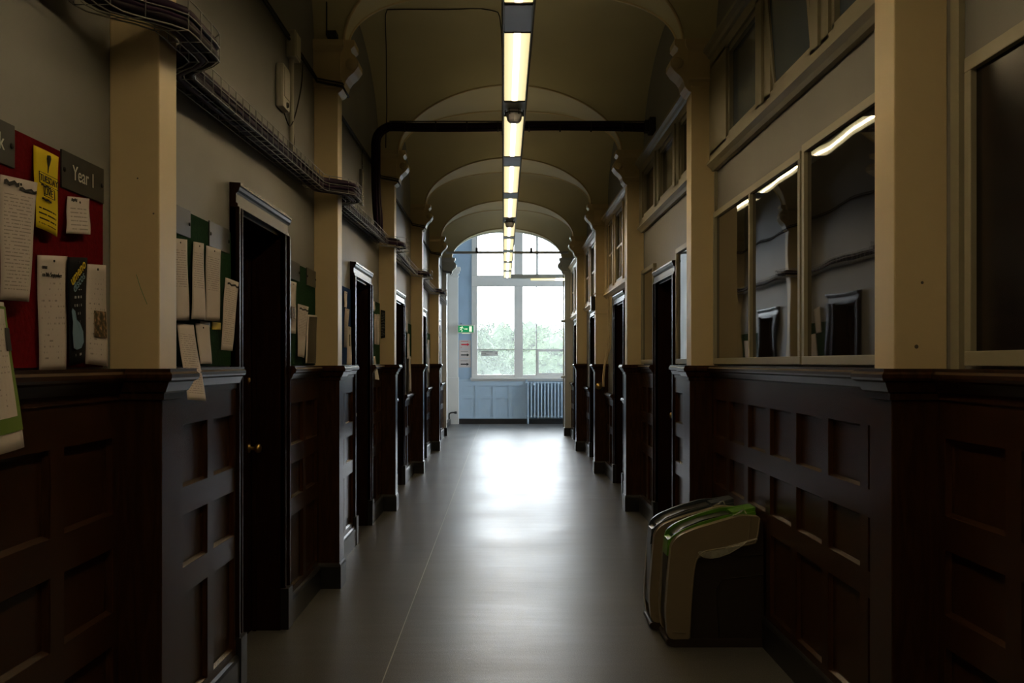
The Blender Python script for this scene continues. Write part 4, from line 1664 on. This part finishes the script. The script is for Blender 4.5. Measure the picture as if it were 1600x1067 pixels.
def ptext(root, P, s, u, v, size, m, bold=0.0, rot=0.0, name='lettering', lift=0.0035):
    p = (P[3] * (1 - u) + P[2] * u) * (1 - v) + (P[0] * (1 - u) + P[1] * u) * v
    p = p + Vector((0.006 * math.sin(PI * u) * (1 - v * 0.6) + 0.0012 * math.sin(2.2 * PI * v) + lift, 0, 0))
    ex = ((P[1] + P[2]) - (P[0] + P[3])).normalized()
    ez = ZA
    nrm = ex.cross(ez).normalized()
    ez = nrm.cross(ex).normalized()
    ex2 = ex * math.cos(rot) + ez * math.sin(rot)
    ez2 = -ex * math.sin(rot) + ez * math.cos(rot)
    return text_mesh(s, size, m, root, p, ex2, ez2, nrm, name=name, bold=bold)


# --- red board
r, P = sheet('large white typed timetable with dark leafy heading on red board', [(0, 272), (58, 285), (45, 471), (0, 468)], M['longlist'], ds=(0.022, 0.03, 0.05, 0.035))
mark(r, P, 0.06, 0.45, 0.93, 0.965, M['ink'], 'heading_ornament', wav=0.012)
mark(r, P, 0.45, 0.97, 0.90, 0.925, M['ink'], 'heading_ornament', wav=0.010)
r, P = sheet('yellow live music flyer with black lettering on red board', [(52, 226), (91, 245), (89, 370), (56, 354)], M['yellowtext'], name='flyer', cat='flyer', curl=0.010)
ptext(r, P, 'TUESDAY', 0.52, 0.63, 0.026, M['ink'], 0.0)
ptext(r, P, 'LIVE', 0.49, 0.48, 0.028, M['ink'], 0.0)
bm = B()
def pfr(P, u, v, lift=0.006):
    p = (P[3] * (1 - u) + P[2] * u) * (1 - v) + (P[0] * (1 - u) + P[1] * u) * v
    return p + Vector((0.006 * math.sin(PI * u) * (1 - v * 0.6) + 0.0012 * math.sin(2.2 * PI * v) + lift, 0, 0))
for (u0, u1, v0, v1) in ((0.12, 0.92, 0.565, 0.70), (0.26, 0.72, 0.42, 0.54)):
    q = [pfr(P, u, v) for u, v in ((u0, v0), (u1, v0), (u1, v1), (u0, v1), (u0, v0))]
    tube(bm, q, 0.0012, 4)
obj('text_box', bm, M['ink'], r)
bm = B()
tube(bm, [pfr(P, 0.45, 0.72), pfr(P, 0.47, 0.80), pfr(P, 0.48, 0.84), pfr(P, 0.49, 0.90), pfr(P, 0.49, 0.94)], [0.001, 0.002, 0.004, 0.006, 0.005], 6)
obj('microphone_drawing', bm, M['ink'], r)
for v in (0.57, 0.40):
    mark(r, P, 0.2, 0.6, v - 0.035, v - 0.01, M['ink'], 'brush_stroke', wav=0.008)
r, P = sheet('small white note on red board under the Year 1 plate', [(105, 306), (139, 310), (141, 366), (103, 364)], M['fewlines'])
mark(r, P, 0.12, 0.36, 0.87, 0.95, M['ink'], 'heading_ornament', wav=0.015)
r, P = sheet('white notice about September on red board, curling off at left', [(58, 398), (105, 400), (103, 577), (61, 579)], M['sparse'], ds=(0.022, 0.024, 0.024, 0.024))
ptext(r, P, 'on 8th September', 0.42, 0.83, 0.017, M['ink'])
ptext(r, P, 'ome', 0.18, 0.90, 0.018, M['ink'])
r, P = sheet('black gig poster with yellow diagonal lettering and guitar on red board', [(105, 401), (136, 402), (132, 565), (108, 571)], M['darkposter'], name='poster', cat='poster', ds=(0.03, 0.03, 0.03, 0.03))
ptext(r, P, 'umeno', 0.45, 0.86, 0.043, M['yellowink'], 0.0004, 0.5)
ptext(r, P, 'discos', 0.5, 0.77, 0.038, M['blueink'], 0.0002, 0.5)
# guitar outline: body and neck
bm = B()
pts = []
def pat(P, u, v, lift=0.007):
    p = (P[3] * (1 - u) + P[2] * u) * (1 - v) + (P[0] * (1 - u) + P[1] * u) * v
    return p + Vector((0.006 * math.sin(PI * u) * (1 - v * 0.6) + 0.0012 * math.sin(2.2 * PI * v) + lift, 0, 0))
for u, v in ((0.10, 0.16), (0.06, 0.30), (0.10, 0.40), (0.06, 0.50), (0.10, 0.53), (0.22, 0.50), (0.28, 0.42), (0.45, 0.38), (0.62, 0.30), (0.66, 0.20), (0.5, 0.15), (0.25, 0.14)):
    pts.append(bm.verts.new(pat(P, u, v)))
bm.faces.new(pts)
obj('guitar_picture', bm, M['blueink'], r)
r, P = sheet('white flyer with small colour photo, rightmost on red board', [(136, 412), (165, 414), (168, 572), (133, 568)], M['sparse'], name='flyer', cat='flyer', ds=(0.024, 0.028, 0.03, 0.028))
mark(r, P, 0.28, 0.92, 0.28, 0.54, M['photo'], 'photo')
r, P = sheet('white sheet with lime green border hanging at the left picture edge', [(-22, 468), (5, 472), (38, 698), (-25, 716)], M['paperplain'], name='poster', cat='poster', ds=(0.04, 0.05, 0.14, 0.09))
mark(r, P, 0.05, 0.99, 0.12, 0.97, M['limeborder'], 'green_border')
mark(r, P, 0.05, 0.84, 0.22, 0.95, M['sparse'], 'printed_panel', lift=0.005)
mark(r, P, 0.72, 0.98, 0.66, 0.82, M['ink'], 'dark_picture', lift=0.007)
# --- first green board
sheet('white typed list, leftmost on the nearest green board', [(268, 371), (292, 374), (296, 500), (270, 500)], M['listpaper'])
sheet('white typed list, second from left on the nearest green board', [(302, 377), (318, 380), (321, 500), (299, 498)], M['listpaper'], ds=(0.022, 0.022, 0.03, 0.045))
sheet('white typed list, third from left on the nearest green board', [(322, 383), (345, 390), (343, 502), (321, 500)], M['listpaper'], ds=(0.022, 0.022, 0.035, 0.03))
r, P = sheet('white typed list with dark heading curling over the near door frame', [(352, 433), (373, 441), (363, 548), (345, 546)], M['longlist'], ds=(0.022, 0.065, 0.075, 0.04))
mark(r, P, 0.12, 0.95, 0.91, 0.94, M['ink'], 'heading_ornament', wav=0.012)
sheet('long white list hanging crooked over the dado below the green board', [(276, 504), (302, 507), (322, 626), (293, 624)], M['longlist'], ds=(0.022, 0.022, 0.11, 0.10), curl=0.012)
sheet('blank white paper tucked behind the crooked list on the green board', [(305, 504), (327, 508), (331, 568), (313, 568)], M['paperplain'], ds=(0.020, 0.020, 0.025, 0.04), curl=0.006)
sheet('small yellow note beneath the typed lists on green board', [(331, 502), (345, 504), (345, 515), (331, 514)], M['yellow'], name='sticky_note', cat='note', ds=(0.019, 0.019, 0.019, 0.019), curl=0.001, pin=False)
sheet('small dark grey card beneath the typed lists on green board', [(311, 500), (328, 503), (328, 511), (311, 509)], M['plate'], name='card', cat='card', ds=(0.019, 0.019, 0.019, 0.019), curl=0.001, pin=False)
# --- second green board
sheet('white paper at the left edge of the second green board', [(452, 438), (463, 441), (462, 521), (452, 520)], M['paperplain'])
sheet('orange-brown photo card at the left edge of second green board', [(455, 478), (461, 480), (461, 498), (455, 497)], M['photo'], name='card', cat='card', ds=(0.05, 0.05, 0.05, 0.05), curl=0.001, pin=False)
r, P = sheet('white typed list with dark heading on the second green board', [(465, 474), (482, 479), (475, 559), (465, 556)], M['listpaper'], ds=(0.022, 0.045, 0.05, 0.03))
mark(r, P, 0.12, 0.95, 0.90, 0.935, M['ink'], 'heading_ornament', wav=0.012)
r, P = sheet('black poster with ragged white edge on the second green board', [(481, 491), (495, 492), (493, 568), (477, 567)], M['paperplain'], name='poster', cat='poster', ds=(0.022, 0.022, 0.03, 0.04))
mark(r, P, 0.10, 0.97, 0.02, 0.96, M['black'], 'black_print')
# --- blue board
sheet('small white card high on the blue board', [(538, 454), (542.5, 456), (541.5, 481), (538, 479)], M['paperplain'], name='card', cat='card')
sheet('grey-brown folded paper on the blue board', [(539, 481), (546, 483), (541.5, 543), (537, 542)], M['listpaper'], ds=(0.022, 0.05, 0.05, 0.022))
r, P = sheet('white leaflet with brown strip low on the blue board', [(543, 509), (548.5, 511), (549.5, 572), (541.5, 571)], M['paperplain'], name='leaflet', cat='leaflet', ds=(0.022, 0.045, 0.06, 0.03))
mark(r, P, 0.3, 0.6, 0.5, 0.8, M['bark'], 'brown_strip')
# --- green board past door two
sheet('small bright white card at the top edge of the third green board', [(583.2, 470), (586, 471), (586, 484), (583.2, 483)], M['paperplain'], name='card', cat='card')
sheet('grey papers stacked on the third green board', [(585, 490), (589, 491), (588.5, 538), (585, 537)], M['listpaper'])
sheet('dark backed paper on the third green board', [(589.3, 490), (593.5, 491), (592.5, 538), (589, 538)], M['listpaper'], ds=(0.022, 0.04, 0.04, 0.022))
bm = B()
y = LN + 2 * PITCH - 0.02
uvl = bm.loops.layers.uv.new('UVMap')
vs = [bm.verts.new(c) for c in ((-1.282, y + 0.01, 1.80), (-1.235, y, 1.81), (-1.235, y, 2.09), (-1.282, y + 0.01, 2.10))]
f = bm.faces.new(vs)
for lp, uv in zip(f.loops, ((0, 0), (1, 0), (1, 1), (0, 1))): lp[uvl].uv = uv
o = obj('poster', bm, M['blackposter'])
o.modifiers.new('thickness', 'SOLIDIFY').thickness = 0.001
tag(o, 'narrow black poster with white lines on the third left pilaster', 'poster')
sheet('white paper hanging over the dado past the second left door', [(583.5, 556), (586, 556), (592.5, 593), (586, 592)], M['paperplain'], ds=(0.022, 0.03, 0.10, 0.06))
# --- far boards
sheet('brown edged paper high past the third left door', [(634, 478), (637.5, 484), (637, 520), (634, 518)], M['sparse'])
sheet('white leaflet on the fourth green board past third door', [(636.5, 520), (640, 522), (640, 560), (636, 560)], M['paperplain'], name='leaflet', cat='leaflet')
sheet('long pale paper hanging below the fourth green board', [(638.5, 555), (641.5, 556), (643, 612), (640, 610)], M['paperplain'], ds=(0.022, 0.022, 0.05, 0.05))
sheet('white paper on the teal board past the fourth left door', [(668, 530), (671, 531), (671, 582), (668, 580)], M['paperplain'])
sheet('brown paper on the teal board past the fourth left door', [(666.5, 536), (668, 537), (668, 560), (666.5, 559)], M['photo'])


# ------------------------------------------------------------------ recycling bins
def bin_xz(cx, cy):
    return (0.6707 + cx * 0.000977, 0.9454 - 0.000977 * cy)


def rounded(pts, n=4):
    """Catmull through the points, closed"""
    out = []
    L = len(pts)
    P = [Vector((a, b)) for a, b in pts]
    return [(p.x, p.y) for p in P]


def arc_between(pts, r, n=5):
    """round every corner of a closed polygon; pts = (x, z, radius)"""
    out = []
    L = len(pts)
    for i in range(L):
        p = Vector(pts[i][:2]); a = Vector(pts[i - 1][:2]); b = Vector(pts[(i + 1) % L][:2])
        rr = pts[i][2]
        if rr <= 0:
            out.append((p.x, p.y)); continue
        u = (a - p); v = (b - p)
        t = min(rr, u.length * 0.48, v.length * 0.48)
        p0 = p + u.normalized() * t; p1 = p + v.normalized() * t
        for k in range(n + 1):
            s = k / n
            q = p0 * (1 - s) ** 2 + p * 2 * s * (1 - s) + p1 * s * s
            out.append((q.x, q.y))
    return out


def build_bin(y0, dx, lid, label):
    """slim slot-top bin; its long side runs out from the wall"""
    wdt = 0.275
    root = thing('recycling_bin', label, 'bin', (1.15 + dx, y0 + wdt / 2, 0), 'slim recycling bins against the right panelling')
    G = lambda cx, cy: (bin_xz(cx, cy)[0] + dx, bin_xz(cx, cy)[1])
    sh = 0.062
    # body
    body = [(*G(262, 925), 0.01), (*G(262, 420), 0.03), (*G(350, 350), 0.05), (*G(640, 270), 0.02), (*G(762, 262), 0.03), (*G(768, 925), 0.01)]
    bm = B()
    prism_y(bm, arc_between(body, 0), y0 + 0.010, y0 + wdt - 0.010, bev=0.004)
    obj('body', bm, M['bindark'], root)
    # recessed side panel lines
    bm = B()
    line = arc_between([(*G(770, 455), 0), (*G(395, 470), 0.0)], 0)
    tube(bm, [(G(395, 478)[0], y0 + 0.0095, G(395, 478)[1]), (G(762, 452)[0], y0 + 0.0095, G(762, 452)[1])], 0.003, 6)
    tube(bm, [(G(515, 930)[0], y0 + 0.0095, G(515, 925)[1]), (G(500, 640)[0], y0 + 0.0095, G(500, 640)[1]), (G(540, 590)[0], y0 + 0.0095, G(540, 590)[1]), (G(762, 565)[0], y0 + 0.0095, G(762, 565)[1])], 0.003, 6)
    obj('side_ridge', bm, M['bindark'], root)
    # base
    bm = B()
    bs = [(*G(222, 922), 0.012), (*G(775, 922), 0.01), (*G(795, 968), 0.004), (G(795, 968)[0], 0.0, 0.0), (G(250, 968)[0], 0.0, 0.02), (*G(218, 945), 0.02)]
    prism_y(bm, arc_between(bs, 0), y0 - 0.002, y0 + wdt + 0.002, bev=0.004)
    obj('base', bm, M['binbase'], root)
    # shells, one on each side
    shell = [(*G(228, 922), 0.03), (*G(216, 780), 0.05), (*G(232, 560), 0.1), (*G(248, 392), 0.03), (*G(290, 345), 0.06), (*G(380, 308), 0.05), (*G(640, 232), 0.03), (*G(742, 240), 0.012), (*G(728, 362), 0.03),
             (*G(700, 388), 0.02), (*G(600, 402), 0.05), (*G(415, 432), 0.055), (*G(375, 520), 0.09), (*G(352, 740), 0.1), (*G(346, 925), 0.0)]
    shell = arc_between(shell, 0)
    for s in (0, 1):
        bm = B()
        a = y0 - 0.004 if s == 0 else y0 + wdt - sh + 0.004
        prism_y(bm, shell, a, a + sh, bev=0.007, smooth=False)
        for f in bm.faces:
            f.smooth = False
        obj('side_shell', bm, M['binshell'], root)
        if s == 0:
            # raised rim along the inner edge of the shell and small foot mark
            bm = B()
            q = [G(348, 915), G(356, 740), G(372, 560), G(388, 480), G(420, 440), (G(470, 425)), G(600, 405), G(690, 392), G(722, 368), G(738, 250)]
            tube(bm, smooth_path([(x, y0 - 0.005, z) for x, z in q], 3), 0.0045, 6)
            tube(bm, [(G(255, 880)[0], y0 - 0.0045, G(255, 880)[1]), (G(325, 888)[0], y0 - 0.0045, G(325, 888)[1])], 0.0035, 6)
            tube(bm, smooth_path([(x, y0 - 0.004, z) for x, z in (G(690, 240), G(684, 300), G(672, 380))], 3), 0.003, 6)
            obj('shell_rim', bm, M['binshell'], root)
    # coloured lid with its slot
    ly0, ly1 = y0 + sh - 0.004, y0 + wdt - sh + 0.004
    top = [(*G(238, 400), 0.0), (*G(250, 350), 0.04), (*G(300, 312), 0.06), (*G(420, 262), 0.08), (*G(560, 222), 0.03), (*G(640, 218), 0.02), (*G(735, 200), 0.01), (*G(730, 255), 0.0), (*G(640, 275), 0.0), (*G(380, 345), 0.02), (*G(270, 400), 0.0)]
    top = arc_between(top, 0)
    for a, b, up in ((ly0, ly0 + 0.012, -0.018), (ly1 - 0.022, ly1, 0.004)):
        bm = B()
        prism_y(bm, [(x, z + up) for x, z in top], a, b, bev=0.003)
        obj('lid_rim', bm, lid, root)
    bm = B()
    prism_y(bm, [G(232, 470), G(240, 380), G(262, 368), G(276, 410), G(262, 470)], ly0 + 0.01, ly1 - 0.01, bev=0.002)
    obj('lid_front', bm, lid, root)
    bm = B()
    prism_y(bm, [G(600, 225), G(735, 196), G(732, 245), G(600, 260)], ly0 + 0.01, ly1 - 0.01, bev=0.003)
    obj('lid_handle', bm, lid, root)
    bm = B()
    prism_y(bm, [G(272, 352), G(330, 312), G(440, 268), G(590, 234), G(600, 265), G(330, 350), G(270, 400)], ly0 + 0.02, ly1 - 0.02)
    obj('slot_shade_fill', bm, M['black'], root)  # black solid stands in for the shade inside the open slot
    bm = B()
    prism_y(bm, [G(236, 470), G(246, 470), G(232, 830), G(222, 830)], ly0, ly1)
    obj('front_panel', bm, lid if lid is M['bingrey'] else M['bindark'], root)
    # clear liner crumpled out below the shell
    bm = B()
    random.seed(int(y0 * 100))
    n = 22
    rows = []
    for j in range(4):
        row = []
        for i in range(n + 1):
            t = i / n
            cx = 395 + 330 * t
            cy = 440 - 75 * t ** 1.3
            drop = (55 * math.sin(PI * min(1, t * 1.25)) ** 0.6 * (1 - 0.55 * t) + 8) * j / 3
            x, z = G(cx, cy + drop - 8)
            row.append(bm.verts.new((x, y0 - 0.0065 - 0.006 * random.random() * (j > 0), z + 0.003 * (random.random() - .5))))
        rows.append(row)
    for a, b in zip(rows, rows[1:]):
        for i in range(n):
            bm.faces.new((a[i], a[i + 1], b[i + 1], b[i]))
    o = obj('bin_liner', bm, M['liner'], root)
    o.modifiers.new('thickness', 'SOLIDIFY').thickness = 0.0006
    bm = B()
    q = [G(470, 228), G(500, 215), G(530, 200), G(545, 180)]
    q = [G(600, 240), G(640, 222), G(655, 208), G(668, 214), G(676, 232)]
    tube(bm, smooth_path([(x, y0 + sh * 0.6 + 0.01 * (i % 2), z) for i, (x, z) in enumerate(q)], 3), 0.004, 6)
    obj('liner_loop', bm, M['liner'], root)


m, n, l, p = new_mat('clear_film')
p.inputs['Base Color'].default_value = (0.6, 0.6, 0.5, 1)
p.inputs['Roughness'].default_value = 0.25
p.inputs['Alpha'].default_value = 0.35
M['liner'] = m

build_bin(5.575, 0.0, M['bingreen'], 'beige and brown recycling bin with green slotted lid, the nearer one')
build_bin(5.935, -0.038, M['bingrey'], 'beige and brown recycling bin with slate grey lid, behind the green one')


# ------------------------------------------------------------------ outside the end window
def build_outside():
    bm = B()
    box(bm, -90, 90, 30, 170, -9.2, -9)
    struct('ground', bm, M['grass'])
    gm = [leaf_mat('leaf_dark', (0.020, 0.036, 0.014)), leaf_mat('leaf_mid', (0.028, 0.050, 0.018)), leaf_mat('leaf_blue', (0.024, 0.038, 0.024))]
    spots = [(-4.2, 62, 4.3, 0, 4.6, 'green tree rising highest, at the left in the end window'), (4.2, 74, 4.2, 1, 4.6, 'pale green tree in the middle of the end window'),
             (10.0, 62, 2.9, 2, 4.8, 'blue green tree at the right in the end window'), (-3.4, 46, 1.5, 1, 3.6, 'lower bright green bush before the left tree outside'),
             (5.2, 48, 1.2, 0, 4.2, 'lower dark green bush before the right trees outside'), (15.5, 84, 3.9, 1, 5.5, 'distant tree toward the right pier outside'),
             (0.8, 90, 4.9, 0, 6.0, 'furthest tall tree behind the middle of the end window'), (-14.5, 76, 4.4, 2, 5.5, 'distant tree hidden partly by the left frame outside')]
    protos = []
    for v_ in range(2):
        random.seed(11 + v_)
        vs, fs = [], []
        tb = bmesh.new()
        bmesh.ops.create_icosphere(tb, subdivisions=2, radius=1)
        tv = [v.co.copy() for v in tb.verts]
        tf = [[v.index for v in f.verts] for f in tb.faces]
        tb.free()
        def lump(c, r, j0, j1):
            o_ = len(vs)
            vs.extend([tuple(c + t * r * (j0 + j1 * random.random())) for t in tv])
            fs.extend([[o_ + i for i in f] for f in tf])
        lump(Vector((0, 0, -0.97)), 0.86, 0.92, 0.16)
        for q in range(90):
            a = random.random() * 2 * PI
            hh = random.random() ** 1.5 * 0.9
            rr = math.sqrt(1 - hh * hh) * 0.82
            lump(Vector((rr * math.cos(a), rr * math.sin(a), hh - 1.05)), 0.10 + 0.10 * random.random(), 0.8, 0.4)
        for q in range(60):
            a = random.random() * 2 * PI
            rr = 0.9 * math.sqrt(random.random())
            lump(Vector((rr * math.cos(a), rr * math.sin(a), -1.1 - 1.2 * random.random())), 0.2 + 0.15 * random.random(), 0.8, 0.4)
        for q in range(15000):
            # single leaves in tufts over the whole crown
            a = random.random() * 2 * PI
            hh = random.random() * 1.9 - 0.95
            env = (math.sqrt(max(0.0, 1 - max(0, hh) ** 2))) * (1 + 0.10 * math.sin(3 * a + v_) + 0.06 * math.sin(11 * a + 7 * hh))
            rr = env * (0.86 + 0.18 * random.random())
            c = Vector((rr * math.cos(a), rr * math.sin(a), hh - 1 + 0.05 * math.sin(9 * a) + 0.06 * random.random()))
            sz = 0.012 + 0.022 * random.random()
            u = Vector((random.gauss(0, 1), random.gauss(0, 1), random.gauss(0, 1))).normalized()
            w = u.orthogonal().normalized()
            o_ = len(vs)
            vs.extend([tuple(c - u * sz), tuple(c + w * sz * 0.5), tuple(c + u * sz), tuple(c - w * sz * 0.5)])
            fs.append([o_, o_ + 1, o_ + 2, o_ + 3])
        me = bpy.data.meshes.new('crown')
        me.from_pydata(vs, [], fs)
        me.update()
        protos.append(me)
    for i, (x, y, top, mi, R0, lab_) in enumerate(spots):
        root = thing('tree', lab_, 'tree', (x, y, -9), 'hazy trees outside the end window')
        me = protos[i % 2].copy()
        me.materials.append(gm[mi])
        o = bpy.data.objects.new('crown', me)
        COL.objects.link(o)
        o.parent = root
        o.location = (0, 0, 9 + top)
        o.scale = (R0, R0, R0)
        o.rotation_euler = (0, 0, i * 1.3)
        bm = B()
        tube(bm, [(x, y, -9), (x + 0.1, y, -5), (x, y, top - 3)], [0.45, 0.35, 0.15], 10)
        obj('trunk', bm, M['bark'], root)


build_outside()
